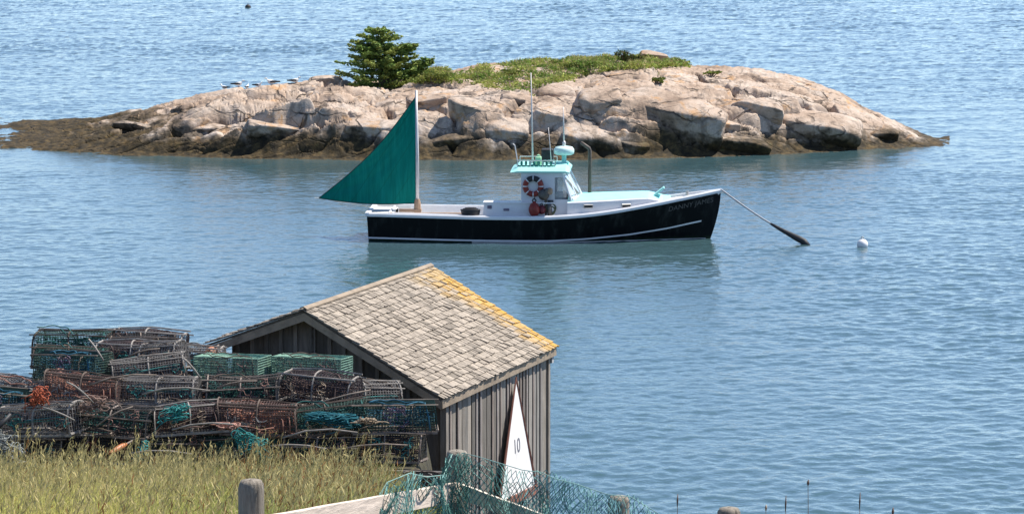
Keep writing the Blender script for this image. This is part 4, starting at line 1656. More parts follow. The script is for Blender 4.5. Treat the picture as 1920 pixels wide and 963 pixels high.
# ridge boards
mb = MB()
for sg in (-1, 1):
    b1 = BR + sg * 0.06
    z1 = roof_z(b1)
    vs = [S(-0.03, BR, ZRg + 0.035), S(LEN + 0.03, BR, ZRg + 0.035), S(LEN + 0.03, b1, z1 + 0.035), S(-0.03, b1, z1 + 0.035)]
    vs += [p + Vector((0, 0, 0.022)) for p in vs]
    mb.add(vs, [(0, 1, 2, 3), (7, 6, 5, 4), (0, 4, 5, 1), (1, 5, 6, 2), (2, 6, 7, 3), (3, 7, 4, 0)])
mb.build('ridge_cap', FASC, shed)


def roof_board(b0, b1, a0, a1, dz, hgt, name):
    mb = MB()
    vs = []
    for b in (b0, b1):
        for a in (a0, a1):
            vs += [S(a, b, roof_z(b) + dz), S(a, b, roof_z(b) + dz - hgt)]
    # order: b0a0t b0a0b b0a1t b0a1b b1a0t b1a0b b1a1t b1a1b
    mb.add(vs, [(0, 1, 5, 4), (2, 6, 7, 3), (0, 4, 6, 2), (1, 3, 7, 5), (0, 2, 3, 1), (4, 5, 7, 6)])
    return mb.build(name, FASC, shed)


for a0 in (0.0, LEN - 0.03):
    roof_board(0.03, BR, a0, a0 + 0.03, -0.052, 0.13, 'rake_board')
    roof_board(BR, BLf - 0.03, a0, a0 + 0.03, -0.052, 0.13, 'rake_board')
mb = MB()
shed_box(mb, 0.0, LEN, 0.0, 0.028, zE - 0.15, zE - 0.015)
mb.build('fascia', FASC, shed)
mb = MB()
shed_box(mb, LEN - 0.16, LEN - 0.06, 0.03, 0.16, zE - 0.27, zE - 0.155)
mb.build('bracket', BOARD, shed)

# white sail-shaped panel leaning on the side wall
sg = empty('sail_panel', Vector((E0.x, E0.y, 0.25)))
tag(sg, 'tall white triangular sail panel marked 10 leaning on the shed side wall', 'sail panel')


def wall_pt(px, py, out):
    """point of the side wall plane seen at px, py, out metres off the wall"""
    o = Vector((E0.x, E0.y, 0)) + lv * (OV - 0.03 - out)
    a = P(px, py, 1.0)
    d = Vector((a.x, 1.0, a.z - CAM_H))
    nn = Vector((-lv.x, -lv.y, 0))
    k = (o.dot(nn)) / d.dot(nn)
    return Vector((d.x * k, d.y * k, CAM_H + d.z * k)) - sg.location


T0 = wall_pt(968, 712, 0.05)
T1 = wall_pt(937, 940, 0.16)
T2 = wall_pt(1004, 908, 0.16)
nn = (T1 - T0).cross(T2 - T0).normalized()
if nn.dot(-lv) < 0:
    nn = -nn
mb = MB()
q = [T0, T1, T2]
mb.add(q + [p - nn * 0.02 for p in q], [(0, 1, 2), (5, 4, 3), (0, 3, 4, 1), (1, 4, 5, 2), (2, 5, 3, 0)])
panel = mb.build('panel', paint('white_canvas', (0.80, 0.77, 0.74), 0.8, 0.06, 3), sg)
RB = paint('redbrown_wood', (0.17, 0.065, 0.045), 0.7, 0.2, 5)
mb = MB()
mb.tube([T0 + nn * 0.0 + Vector((0, 0, 0.05)), T1 + nn * 0.0], [0.015, 0.024], 6)
mb.build('mast', RB, sg)
mb = MB()
mb.tube([T0, T2], [0.02, 0.03], 6)
mb.build('edge_batten', RB, sg)
mb = MB()
e = (T2 - T1).normalized()
q0, q1 = T1.lerp(T2, 0.18), T2 + e * 0.08
vs = [q0 + nn * 0.03, q1 + nn * 0.03, q1 + nn * 0.03 - Vector((0, 0, 0.17)), q0 + nn * 0.03 - Vector((0, 0, 0.13))]
mb.add(vs + [p - nn * 0.08 for p in vs], [(0, 1, 2, 3), (7, 6, 5, 4), (0, 4, 5, 1), (1, 5, 6, 2), (2, 6, 7, 3), (3, 7, 4, 0)])
mb.build('boom', paint('rust_red_wood', (0.26, 0.10, 0.06), 0.7, 0.2, 5), sg)
# numerals
cu = bpy.data.curves.new('numerals_text', 'FONT')
cu.body = '10'
cu.size = 0.46
to = bpy.data.objects.new('numerals_text', cu)
C.objects.link(to)
bpy.context.view_layer.update()
me = bpy.data.meshes.new_from_object(to.evaluated_get(bpy.context.evaluated_depsgraph_get()))
bpy.data.objects.remove(to)
upv = (T0 - (T1 + T2) / 2)
upv = (upv - e * upv.dot(e)).normalized()
org = (T1 + T2) / 2 + upv * 0.68 - e * 0.14
for v_ in me.vertices:
    v_.co = org + e * (v_.co.x * 0.85) + upv * (v_.co.y * 0.75) + nn * 0.006
me.materials.append(paint('faded_black', (0.17, 0.17, 0.20), 0.8, 0.2, 8))
o = bpy.data.objects.new('numerals', me)
C.objects.link(o)
o.parent = panel

#@TRAPS
# ------------------------------------------------------------------ lobster traps
LATH = [paint('driftwood_lath', (0.25, 0.20, 0.165), 0.9, 0.25, 9), paint('brown_lath', (0.13, 0.095, 0.075), 0.9, 0.25, 9), paint('grey_lath', (0.31, 0.28, 0.25), 0.9, 0.22, 9)]


def netm(name, col):
    return paint(name, col, 0.85, 0.25, 14)


N_BLACK, N_BROWN, N_PURP = netm('black_mesh', (0.022, 0.024, 0.026)), netm('brown_net', (0.12, 0.075, 0.065)), netm('plum_net', (0.05, 0.036, 0.042))
N_TEAL, N_BLUE, N_GREEN, N_PINK = netm('teal_net', (0.02, 0.12, 0.11)), netm('blue_green_net', (0.02, 0.12, 0.19)), netm('green_wire', (0.20, 0.35, 0.27)), netm('salmon_net', (0.36, 0.17, 0.12))
N_GREY = netm('grey_net', (0.18, 0.17, 0.165))
N_DGREEN = netm('dark_green_mesh', (0.03, 0.07, 0.055))
TL, TWd, THt = 1.16, 0.58, 0.43


def arch(y0, z0, k, W2=TWd / 2, H=THt - 0.03):
    """half superellipse section from one side to the other"""
    pts = []
    for i in range(k + 1):
        a = math.pi * i / k
        c, s = math.cos(a), math.sin(a)
        pts.append((W2 * math.copysign(abs(c) ** 0.62, c), 0.03 + H * abs(s) ** 0.62))
    return pts


SNARL = [netm('snarl_teal', (0.03, 0.20, 0.19)), netm('snarl_tan', (0.34, 0.26, 0.19)), netm('snarl_rose', (0.32, 0.18, 0.15)), netm('snarl_grey', (0.22, 0.22, 0.22)), netm('snarl_rust', (0.28, 0.09, 0.05)), netm('snarl_lilac', (0.14, 0.10, 0.17))]
cx_v = Vector


def make_trap(kind, lath, mesh, inner, seed):
    r = random.Random(seed)
    e = empty('lobster_trap')
    fr, ms, kn = MB(), MB(), MB()
    for y in (-TWd / 2, 0, TWd / 2):
        fr.box((-TL / 2, y - 0.022, 0), (TL / 2, y + 0.022, 0.03))
    for x in (-TL / 2, 0, TL / 2):
        fr.box((x - 0.02, -TWd / 2 - 0.01, 0.028), (x + 0.02, TWd / 2 + 0.01, 0.052))
    if kind == 'bow':
        A = arch(0, 0, 14)
        for x in (-TL / 2 + 0.01, -0.02, TL / 2 - 0.01):
            jx, jz = r.uniform(-0.02, 0.02), r.uniform(0.95, 1.05)
            fr.tube([(x + jx * math.sin(math.pi * i / 14), y, z * jz) for i, (y, z) in enumerate(A)], 0.014, 5)
        for i in r.sample((2, 4, 6, 7, 9, 10, 12), 4):
            y, z = A[i]
            x0, x1 = -TL / 2 - r.uniform(0.0, 0.08), TL / 2 + r.uniform(0, 0.08)
            sag = r.uniform(-0.02, 0.03)
            fr.tube([(x0, y * 1.03, z * 1.02 + 0.008), (0, y * 1.03, z * 1.02 + 0.008 + sag), (x1, y * 1.03, z * 1.02 + 0.008 + r.uniform(-0.03, 0.03))], r.uniform(0.009, 0.015), 5)
        k = 22
        A = arch(0, 0, k)
        for i in range(1, k):
            y, z = A[i]
            ms.tube([(-TL / 2, y, z), (0, y, z - 0.006), (TL / 2, y, z)], 0.0052, 3, False)
        for j in range(27):
            x = -TL / 2 + TL * j / 26
            ms.tube([(x, y, z) for y, z in A[::2]], 0.0052, 3, False)
        for x in (-TL / 2, TL / 2):
            for i in range(1, 9):
                y = -TWd / 2 + TWd * i / 9
                zt = 0.03 + (THt - 0.03) * (1 - abs(2 * y / TWd) ** 3.2) ** 0.62
                ms.tube([(x, y, 0.03), (x, y, max(zt, 0.05))], 0.0052, 3, False)
            for i in range(1, 7):
                z = 0.03 + 0.055 * i
                ms.tube([(x, -TWd / 2 * 0.96, z), (x, TWd / 2 * 0.96, z)], 0.0052, 3, False)
    else:
        H2, W2, L2 = THt - 0.02, TWd / 2, TL / 2
        for sx in (-1, 1):
            for sy in (-1, 1):
                ms.tube([(sx * L2, sy * W2, 0.03), (sx * L2, sy * W2, H2)], 0.008, 4, False)
            ms.tube([(sx * L2, -W2, H2), (sx * L2, W2, H2)], 0.008, 4, False)
        for sy in (-1, 1):
            ms.tube([(-L2, sy * W2, H2), (L2, sy * W2, H2)], 0.008, 4, False)
        wr = 0.0055 if kind == 'wire' else 0.0075
        ng = 44 if kind == 'green' else 27
        for i in range(1, ng):
            x = -L2 + TL * i / ng
            ms.tube([(x, -W2, 0.03), (x, -W2, H2), (x, W2, H2), (x, W2, 0.03)], wr, 3, False)
        for i in range(1, 10):
            z = 0.03 + (H2 - 0.03) * i / 10
            ms.tube([(-L2, -W2, z), (L2, -W2, z), (L2, W2, z), (-L2, W2, z), (-L2, -W2, z)], wr, 3, False)
        for i in range(1, 13):
            y = -W2 + TWd * i / 13
            ms.tube([(-L2, y, 0.03), (-L2, y, H2), (L2, y, H2), (L2, y, 0.03)], wr, 3, False)
        if kind == 'wire':
            for x in (-L2 * 0.33, L2 * 0.4):
                hoop = [(x, y * 0.95, z * 0.9 + 0.02) for y, z in arch(0, 0, 10)]
                fr.tube(hoop, 0.012, 5)
            fr.tube([(-L2 - 0.05, -W2 - 0.01, H2 + 0.012), (L2 + 0.04, -W2 + 0.02, H2 + r.uniform(0.0, 0.04))], 0.012, 5)
            fr.tube([(-L2 - 0.02, W2 * 0.3, H2 + 0.014), (L2 + 0.06, W2 * 0.5, H2 + 0.02)], 0.011, 5)
    # knitted heads and bait bag inside: funnel of twine
    for x0, x1 in ((-TL / 2, -0.1), (0.42, 0.0)):
        for i in range(26):
            a = 2 * math.pi * i / 26
            kn.tube([(x0, math.cos(a) * 0.24, 0.22 + math.sin(a) * 0.16), ((x0 + x1) / 2, math.cos(a + 0.35) * 0.16, 0.2 + math.sin(a + 0.35) * 0.11), (x1, math.cos(a + 0.8) * 0.07, 0.2 + math.sin(a + 0.8) * 0.07)], 0.0055, 3, False)
        for t in (0.15, 0.3, 0.45, 0.6, 0.75, 0.9):
            x = x0 + (x1 - x0) * t
            rr_ = 1 - t * 0.72
            kn.tube([(x, math.cos(2 * math.pi * i / 12) * 0.24 * rr_, 0.21 + math.sin(2 * math.pi * i / 12) * 0.16 * rr_) for i in range(13)], 0.005, 3, False)
    for q in range(3):
        p_, v_ = Vector((r.uniform(-0.8, 0.8), 0, 0)), Vector((1, 0, 0))
        pth = []
        for i in range(110):
            v_ = (v_ + Vector((r.gauss(0, 0.5), r.gauss(0, 0.5), r.gauss(0, 0.4)))).normalized()
            p_ = p_ + v_ * 0.17
            p_ = Vector((min(max(p_.x, -1), 1), min(max(p_.y, -1), 1), min(max(p_.z, -1), 1)))
            pth.append((p_.x * TL * 0.47, p_.y * 0.22, 0.19 + p_.z * 0.15))
        kn.tube(pth, 0.0075, 3)
    wp = MB()
    for q in range(2):
        x0 = r.uniform(-0.6, 0.0)
        pth = []
        for i in range(22):
            t = i / 21
            x = min(x0 + t * 0.8, TL / 2 - 0.06)
            y = -0.1 + 0.16 * math.sin(5 * t + q * 2) - (0.16 if q else 0)
            zt = 0.03 + (THt - 0.03) * max(0.05, 1 - abs(2 * y / TWd) ** 3.2) ** 0.62 if kind == 'bow' else THt - 0.02
            pth.append((x, y, zt + 0.02 + 0.025 * abs(math.sin(9 * t + seed))))
        pth.append((pth[-1][0] + 0.05, -TWd / 2 - 0.03, 0.25))
        pth.append((pth[-1][0] + 0.02, -TWd / 2 - 0.05, 0.05))
        wp.tube(pth, 0.009, 5)
    sn = MB()
    sc0 = SNARL[seed % len(SNARL)]
    cx = [(r.uniform(-0.5, 0.5), -TWd / 2 - 0.01, r.uniform(0.1, 0.34)) for q in range(3)]
    pth, v_ = [Vector(cx[0])], Vector((1, 0, 0))
    for q, (x, y, z) in enumerate(cx):
        for i in range(46):
            v_ = (v_ + Vector((r.gauss(0, 0.6), r.gauss(0, 0.3), r.gauss(0, 0.5)))).normalized()
            p_ = pth[-1] + v_ * 0.035
            d_ = p_ - cx_v(cx[q])
            if d_.length > 0.13:
                p_ = cx_v(cx[q]) + d_.normalized() * 0.13
                v_ = -d_.normalized()
            p_.y = min(max(p_.y, -TWd / 2 - 0.05), -TWd / 2 + 0.04)
            pth.append(p_)
    sn.tube(pth, 0.006, 3)
    sn.build('twine_snarl', sc0, e)
    wp.build('warp', inner if seed % 2 else LATH[1], e, True)
    for b_ in (fr, ms, kn):
        A_ = np.array(b_.v)
        q_ = np.stack([noise3(A_ * 1.9 + 11 * seed + 3 * k_, 3 + k_) for k_ in range(3)], 1)
        q_[:, 2] *= np.clip(A_[:, 2] * 4, 0, 1)
        b_.v = [tuple(t_) for t_ in A_ + 0.055 * q_ * (0.35 if kind == 'green' else 1)]
    fr.build('frame', lath, e)
    ms.build('wire_mesh', mesh, e)
    kn.build('knitted_head', inner, e)
    return e


VAR = [
    ('bow', LATH[0], N_BLACK, N_BROWN, 'arched', 'black', 'brown'),
    ('bow', LATH[2], N_PURP, N_BROWN, 'arched', 'plum', 'brown'),
    ('bow', LATH[0], N_BLACK, N_TEAL, 'arched', 'black', 'teal'),
    ('bow', LATH[1], N_BROWN, N_PINK, 'arched', 'brown', 'salmon'),
    ('wire', LATH[2], N_BLACK, N_BROWN, 'square', 'black', 'brown'),
    ('wire', LATH[0], N_DGREEN, N_BLUE, 'square', 'dark green', 'blue'),
    ('bow', LATH[2], N_GREY, N_PURP, 'arched', 'grey', 'plum'),
    ('bow', LATH[1], N_DGREEN, N_TEAL, 'arched', 'dark green', 'teal'),
    ('green', LATH[1], N_GREEN, N_BROWN, 'square', 'pale green', 'brown'),
    ('bow', LATH[1], N_BLACK, N_PINK, 'arched', 'black', 'salmon'),
    ('bow', LATH[0], N_GREY, N_TEAL, 'arched', 'grey', 'teal'),
    ('wire', LATH[1], N_BROWN, N_BLUE, 'square', 'brown', 'blue'),
    ('bow', LATH[2], N_BLACK, N_BLUE, 'arched', 'black', 'blue'),
    ('wire', LATH[2], N_GREY, N_PINK, 'square', 'grey', 'salmon'),
]
protos = [make_trap(v_[0], v_[1], v_[2], v_[3], 300 + i) for i, v_ in enumerate(VAR)]
kids = {p.name: children(p) for p in protos}
used = [False] * len(protos)
ORD = ['first', 'second', 'third', 'fourth', 'fifth', 'sixth', 'seventh', 'eighth']
ROWN = ['front row', 'second row', 'third row', 'fourth row', 'back row']
r = random.Random(77)
ROWS = [  # depth, first px, last px, levels, base z, sequence of variants per level
    (49.75, -30, 790, 2, 2.36),
    (50.85, 45, 640, 2, 2.60),
    (51.95, 45, 645, 2, 2.73),
    (53.05, 50, 312, 2, 2.70),
    (54.4, 60, 312, 2, 2.71),
]
SEQ = {
    (0, 0): [0, 4, 2, 7, 9, 0, 6], (0, 1): [13, 2, 12, 3, 7, 5, 4],
    (1, 0): [6, 1, 0, 7, 0, 5], (1, 1): [3, 10, 2, 9, 7, 4],
    (2, 0): [6, 1, 0, 4, 0], (2, 1): [5, 6, 8, 8, 11],
    (3, 0): [2, 0, 6], (3, 1): [12, 1, 6],
    (4, 0): [0, 1, 4], (4, 1): [7, 0, 9],
}
r = random.Random(77)
ROWS = [  # depth, first px, last px, levels, base z, sequence of variants per level
    (49.75, -30, 790, 2, 2.36),
    (50.85, 45, 640, 2, 2.60),
    (51.95, 45, 645, 2, 2.78),
    (53.05, 50, 410, 2, 2.78),
    (54.4, 72, 420, 2, 2.80),
]
SEQ = {
    (0, 0): [0, 4, 2, 7, 2, 0, 6], (0, 1): [6, 2, 1, 3, 7, 5, 4],
    (1, 0): [6, 1, 0, 7, 0, 5], (1, 1): [3, 6, 2, 1, 7, 4],
    (2, 0): [6, 1, 0, 4, 0], (2, 1): [5, 6, 8, 8, 8],
    (3, 0): [2, 0, 6], (3, 1): [7, 1, 6],
    (4, 0): [0, 1, 4], (4, 1): [7, 0, 1],
}
for ri, (D, p0, p1, lv_, zb) in enumerate(ROWS):
    wpx = (TL - 0.04) * F / D
    n = max(1, int(round((p1 - p0) / wpx)) + (0 if (p1 - p0) / wpx - int((p1 - p0) / wpx) < 0.99 else 0))
    for L in range(lv_):
        seq = SEQ[(ri, L)]
        nn_ = n if n <= len(seq) else len(seq)
        for ci in range(nn_):
            px = p0 + (p1 - p0) * (ci + 0.5) / n + (0.22 * wpx if L else 0) * (1 if ri < 2 else 0.3) + r.uniform(-8, 8)
            if L == 1 and px > 745:
                px = 738
            if ri >= 3:
                px = min(px, 270)
            vi = seq[ci]
            if used[vi]:
                o = copy_tree(protos[vi], None, kids)
            else:
                o = protos[vi]
                used[vi] = True
            Dd = D + r.uniform(-0.10, 0.10)
            o.location = ((px - 960) / F * Dd, Dd, zb + L * (THt + 0.012) + r.uniform(0, 0.02))
            green = VAR[vi][0] == 'green'
            o.rotation_euler = (r.uniform(-0.03, 0.03) if green else r.uniform(-0.12, 0.10), (r.uniform(-0.09, 0.09) if L else r.uniform(-0.02, 0.02)) * (0.3 if green else 1), R(-17) if green else r.choice((r.uniform(-0.25, 0.2), r.uniform(-0.5, 0.45))))
            sc_ = r.uniform(0.9, 1.04)
            o.scale = (sc_, r.uniform(0.92, 1.05), r.uniform(0.9, 1.06))
            tag(o, '%s trap of %s mesh with %s twine, %s from left, %s layer, %s' % (VAR[vi][4], VAR[vi][5], VAR[vi][6], ORD[ci], 'upper' if L else 'lower', ROWN[ri]), 'lobster trap', 'lobster traps piled beside the shed')
for px, D, z, vi, yaw, lab in ((772, 48.75, 1.98, 4, 0.30, 'black square trap low in the grass at the right foot of the pile'), (806, 49.6, 1.62, 0, -0.25, 'black arched trap lowest of all, against the shed corner'),
                               (668, 52.2, 2.76, 6, 0.4, 'grey arched trap in the shade directly against the gable'),
                               (350, 53.45, 2.71, 9, 0.08, 'black arched trap under the left eave of the shed'), (338, 53.5, 3.15, 6, -0.1, 'grey arched trap on top of the pile, beside the tip of the shed eave'),
                               (-28, 51.5, 2.76, 5, 0.1, 'dark green square trap at the left edge behind the pale grey net heap'), (8, 52.6, 2.78, 13, -0.3, 'grey square trap at the far left in front of the slate net mound')):
    o = copy_tree(protos[vi], None, kids) if used[vi] else protos[vi]
    used[vi] = True
    o.location = ((px - 960) / F * D, D, z)
    o.rotation_euler = (0.05, 0.10, yaw)
    tag(o, lab, 'lobster trap', 'lobster traps piled beside the shed')
for i, u in enumerate(used):
    if not u:
        for c in kids[protos[i].name]:
            bpy.data.objects.remove(c)
        bpy.data.objects.remove(protos[i])


def tangle(name, px, py, D, rad, n, thick, mat, label, cat, seed):
    """loose heap of rope or netting: a long random curl inside an ellipsoid"""
    r = random.Random(seed)
    lob = [(Vector((r.uniform(-0.75, 0.75), r.uniform(-0.5, 0.5), r.uniform(-0.45, 0.3) - 0.3 * k_ % 2)), r.uniform(0.3, 0.62)) for k_ in range(6)]
    p = Vector((0, 0, 0))
    v = Vector((1, 0, 0))
    pts_ = []
    for i in range(n):
        cc_, rr_ = lob[(i // 14 + r.randint(0, 1)) % 6]
        v = (v + Vector((r.gauss(0, 0.5), r.gauss(0, 0.5), r.gauss(0, 0.5)))).normalized()
        p = p + v * 0.15
        if (p - cc_).length > rr_:
            d_ = (cc_ - p).normalized()
            v = (v + d_ * 0.9).normalized()
            p = p + d_ * 0.06
        pts_.append(Vector((p.x * rad[0], p.y * rad[1], p.z * rad[2])))
    mb = MB()
    mb.tube(pts_, thick * 0.8, 4)
    for k_ in range(5):
        a_ = pts_[r.randint(0, n - 1)]
        mb.tube([a_, a_ + Vector((r.uniform(-0.5, 0.5) * rad[0], -0.02, -0.3 * rad[2])), a_ + Vector((r.uniform(-0.9, 0.9) * rad[0], -0.04, -r.uniform(0.6, 1.5) * rad[2]))], thick * 0.8, 4)
    o = mb.build(name, mat, None, True)
    o.location = P(px, py, D)
    tag(o, label, cat)
    return o


ORANGE = paint('orange_rope', (0.45, 0.11, 0.05), 0.8, 0.25, 12)
BTEAL = netm('bright_teal_net', (0.03, 0.26, 0.25))
BLUT = netm('deep_teal_net', (0.015, 0.15, 0.19))
PINKN = netm('pale_pink_net', (0.50, 0.27, 0.21))
TAN = netm('tan_twine', (0.40, 0.31, 0.22))
tangle('rope_heap', 82, 730, 49.6, (0.26, 0.2, 0.20), 380, 0.011, ORANGE, 'tangle of orange rope between the traps at the left end of the pile', 'rope', 1)
tangle('net_heap', 322, 758, 49.3, (0.30, 0.16, 0.14), 420, 0.009, BTEAL, 'teal net stuffed in the trap pile left of the middle', 'net', 2)
tangle('net_heap', 625, 772, 49.5, (0.58, 0.2, 0.12), 800, 0.010, BLUT, 'long blue-green net bundle below the pale green trap', 'net', 3)
tangle('net_heap', 472, 812, 48.9, (0.30, 0.16, 0.18), 500, 0.009, BTEAL, 'bright teal net hanging down to the grass in mid pile', 'net', 4)
tangle('net_heap', 262, 826, 48.9, (0.16, 0.14, 0.14), 260, 0.009, BTEAL, 'small teal net clump beside the orange float', 'net', 5)
tangle('net_heap', 425, 793, 49.0, (0.26, 0.12, 0.05), 240, 0.010, PINKN, 'pale pink net strip lying over the bright teal net', 'net', 6)
tangle('net_heap', 690, 782, 49.3, (0.30, 0.12, 0.06), 300, 0.008, TAN, 'tan twine strip on the right of the blue-green net', 'net', 7)
tangle('net_heap', 190, 742, 49.4, (0.42, 0.14, 0.12), 420, 0.008, netm('dusty_pink_twine', (0.30, 0.20, 0.16)), 'dusty pink twine heap between the orange rope and the teal net', 'net', 8)
tangle('net_heap', 20, 815, 48.9, (0.34, 0.25, 0.26), 700, 0.010, netm('pale_grey_net', (0.27, 0.29, 0.28)), 'pale grey net heap at the left edge above the grass', 'net', 9)
tangle('net_heap', 6, 704, 54.2, (0.42, 0.3, 0.22), 500, 0.012, netm('slate_net', (0.12, 0.13, 0.16)), 'slate grey net mound at the far left behind the traps', 'net', 10)
tangle('net_heap', 110, 690, 51.6, (0.22, 0.16, 0.10), 260, 0.009, PINKN, 'pinkish twine on top of the traps above the orange rope', 'net', 11)
tangle('net_heap', 475, 755, 50.2, (0.36, 0.12, 0.13), 420, 0.008, netm('rose_twine', (0.30, 0.20, 0.18)), 'rose twine heap in the trap right of the teal net', 'net', 12)
for px, py, D, s_, rot, mat, lab in ((222, 840, 48.7, 0.045, 0.9, paint('orange_float', (0.45, 0.15, 0.05), 0.5, 0.1, 9), 'orange bullet float lying against the traps at the grass edge'),
                                     (395, 660, 53.4, 0.085, 1.2, paint('faded_orange', (0.42, 0.17, 0.09), 0.6, 0.1, 9), 'faded orange float wedged beside the left shed corner')):
    e_ = empty('float', P(px, py, D), rot)
    tag(e_, lab, 'float')
    mb = MB()
    Mx = Matrix.Rotation(R(75), 4, 'Y')
    mb.lathe([(0.02, -0.2), (s_ * 0.8, -0.15), (s_, 0.0), (s_ * 0.9, 0.10), (s_ * 0.4, 0.17)], 14, Mx)
    mb.build('body', mat, e_, True)
    mb = MB()
    mb.tube([Mx @ Vector((0, 0, 0.15)), Mx @ Vector((0, 0, 0.30))], 0.014, 6)
    mb.build('spindle', LATH[0], e_)
mb = MB()
a, b = P(-14, 812, 48.6), P(20, 776, 48.75)
mb.tube([a, a.lerp(b, 0.5), b], [0.035, 0.034, 0.03], 8)
tag(mb.build('pipe', DARKM, None, True), 'black pipe leaning out of the net heap at the left edge', 'pipe')

#@LATHS
# loose sticks on the pile
for i, (px, py, L_, ang, D) in enumerate([(230, 712, 1.0, 8, 49.9), (330, 735, 1.0, 4, 49.3), (150, 735, 0.5, -40, 49.3), (270, 660, 0.5, 14, 51.4), (180, 655, 0.4, -55, 51.2), (360, 690, 0.4, -50, 50.2), (215, 780, 0.6, 28, 49.0), (110, 775, 0.5, -22, 49.1), (600, 815, 1.1, 5, 49.0), (700, 838, 1.0, 4, 48.8), (560, 838, 0.8, -3, 48.7), (300, 850, 0.9, 0, 48.4), (445, 720, 0.6, 10, 50.2), (380, 800, 0.9, 6, 48.9), (660, 700, 0.35, -70, 52.8), (640, 745, 0.9, 14, 50.1)]):
    mb = MB()
    c = P(px, py, D)
    r = random.Random(i)
    dx = Vector((math.cos(R(ang)), 0.15 * r.uniform(-1, 1), math.sin(R(ang)))) * L_ / 2
    mid = Vector((0, 0, r.uniform(0.02, 0.07) * L_))
    mb.tube([-dx, -dx * 0.4 + mid, dx * 0.3 + mid, dx], [0.013, 0.016, 0.015, 0.011], 5)
    o = mb.build('loose_lath', LATH[2 if i % 3 else 0], None, True)
    o.location = c
    tag(o, ['pale bent stick', 'thin grey lath', 'curved driftwood lath'][i % 3] + ' lying on the trap pile', 'stick', 'loose laths on the trap pile')

#@GRASS
# ------------------------------------------------------------------ foreground grass
GRASS = tinted('grass_blade', 0.7, 4.0, 0.12, translucent=0.35)
r = np.random.default_rng(8)


def field(n, d0, d1, px0, px1, seed):
    r = np.random.default_rng(seed)
    D = np.sqrt(r.uniform(d0 * d0, d1 * d1, n))
    px = r.uniform(px0, px1, n)
    x = (px - 960) / F * D
    return np.stack([x, D, ground(x, D) - 0.02], 1), px


parts_ = []
yel, grn, olv, tanc = np.array([0.66, 0.62, 0.17]), np.array([0.28, 0.40, 0.06]), np.array([0.36, 0.34, 0.10]), np.array([0.58, 0.48, 0.22])
# short dense turf
B_, px = field(52000, 25.5, 47.5, -60, 800, 1)
kp = r.random(len(B_)) < np.where(B_[:, 1] > 36, sstep(780, 650, px), 1.0)
B_, px = B_[kp], px[kp]
zone = np.clip(0.5 + 0.9 * fbm2(B_[:, 0] * 0.7, B_[:, 1] * 0.35, 3, 40), 0, 1)
leftw = sstep(560, 120, px)
cc = grn * (1 - zone[:, None]) + olv * zone[:, None]
cc = cc * (1 - 0.7 * leftw[:, None]) + yel * (0.8 * leftw[:, None])
cc *= r.uniform(0.6, 1.4, (len(B_), 1))
hgt = r.uniform(0.16, 0.38, len(B_))
parts_.append(blades(B_, hgt, r.normal(size=(len(B_), 2)) * 0.12 + np.array([0.05, 0]), r.uniform(0.008, 0.016, len(B_)), cc, 2, tipcol=cc * 0.7 + tanc * 0.3))
# the same turf goes on to the left of the view
B_, px = field(16000, 24, 50, -900, -60, 71)
cc = (yel * 0.5 + grn * 0.5)[None, :] * r.uniform(0.6, 1.3, (len(B_), 1))
parts_.append(blades(B_, r.uniform(0.2, 0.5, len(B_)), r.normal(size=(len(B_), 2)) * 0.12, r.uniform(0.014, 0.026, len(B_)), cc, 72, tipcol=cc * 0.7 + tanc * 0.3))
# tall stalks with seed heads
B_, px = field(6800, 26.0, 48.3, -60, 790, 4)
thin = r.random(len(B_)) < np.where(px > 450, 1.0, 0.75) * sstep(760, 600, px)
B_, px = B_[thin], px[thin]
n = len(B_)
hgt = r.uniform(0.26, 0.48, n) + np.where(fbm2(B_[:, 0] * 1.3, B_[:, 1] * 0.6, 2, 44) > 0.15, r.uniform(0, 0.32, n), 0)
lean = r.normal(size=(n, 2)) * 0.09 + np.array([0.09, 0.0])
lw_ = sstep(520, 100, px)[:, None] * 0.6
cst = ((olv * 1.2)[None, :] * (1 - lw_) + yel * lw_) * r.uniform(0.7, 1.3, (n, 1))
far_ = B_[:, 1] > 43
hgt = hgt + np.where(far_ & (fbm2(B_[:, 0] * 2.1, B_[:, 1], 2, 48) > 0.05), r.uniform(0.0, 0.24, n), 0)
parts_.append(blades(B_, hgt, lean, np.full(n, 0.008), cst, 5, tipcol=tanc[None, :] * r.uniform(0.8, 1.2, (n, 1))))
tip = B_ + np.stack([lean[:, 0], lean[:, 1], hgt * 0.86], 1)
hd = tanc[None, :] * r.uniform(0.55, 1.25, (n, 1))
rust = r.random(n) < np.where(px < 380, 0.06, 0.2)
hd[rust] = np.array([0.30, 0.15, 0.06]) * r.uniform(0.7, 1.2, (rust.sum(), 1))
for k in range(5):
    cen = tip + np.stack([lean[:, 0] * 0.35 * k * 0.2, np.zeros(n), 0.03 * k - 0.05 * np.ones(n)], 1) + r.normal(size=(n, 3)) * 0.008
    axv = np.stack([lean[:, 0] * 3, lean[:, 1] * 2, np.full(n, 1.6)], 1)
    parts_.append(leaf_cloud(cen, np.full(n, 0.07), hd, 60 + k, 0, 6.5, axv))
V, Fc, T = join(parts_)
tag(np_mesh('shore_grass', V, Fc, GRASS, tint=T), 'tall yellow-green grass with tan seed heads in front of the traps', 'grass', kind='stuff')

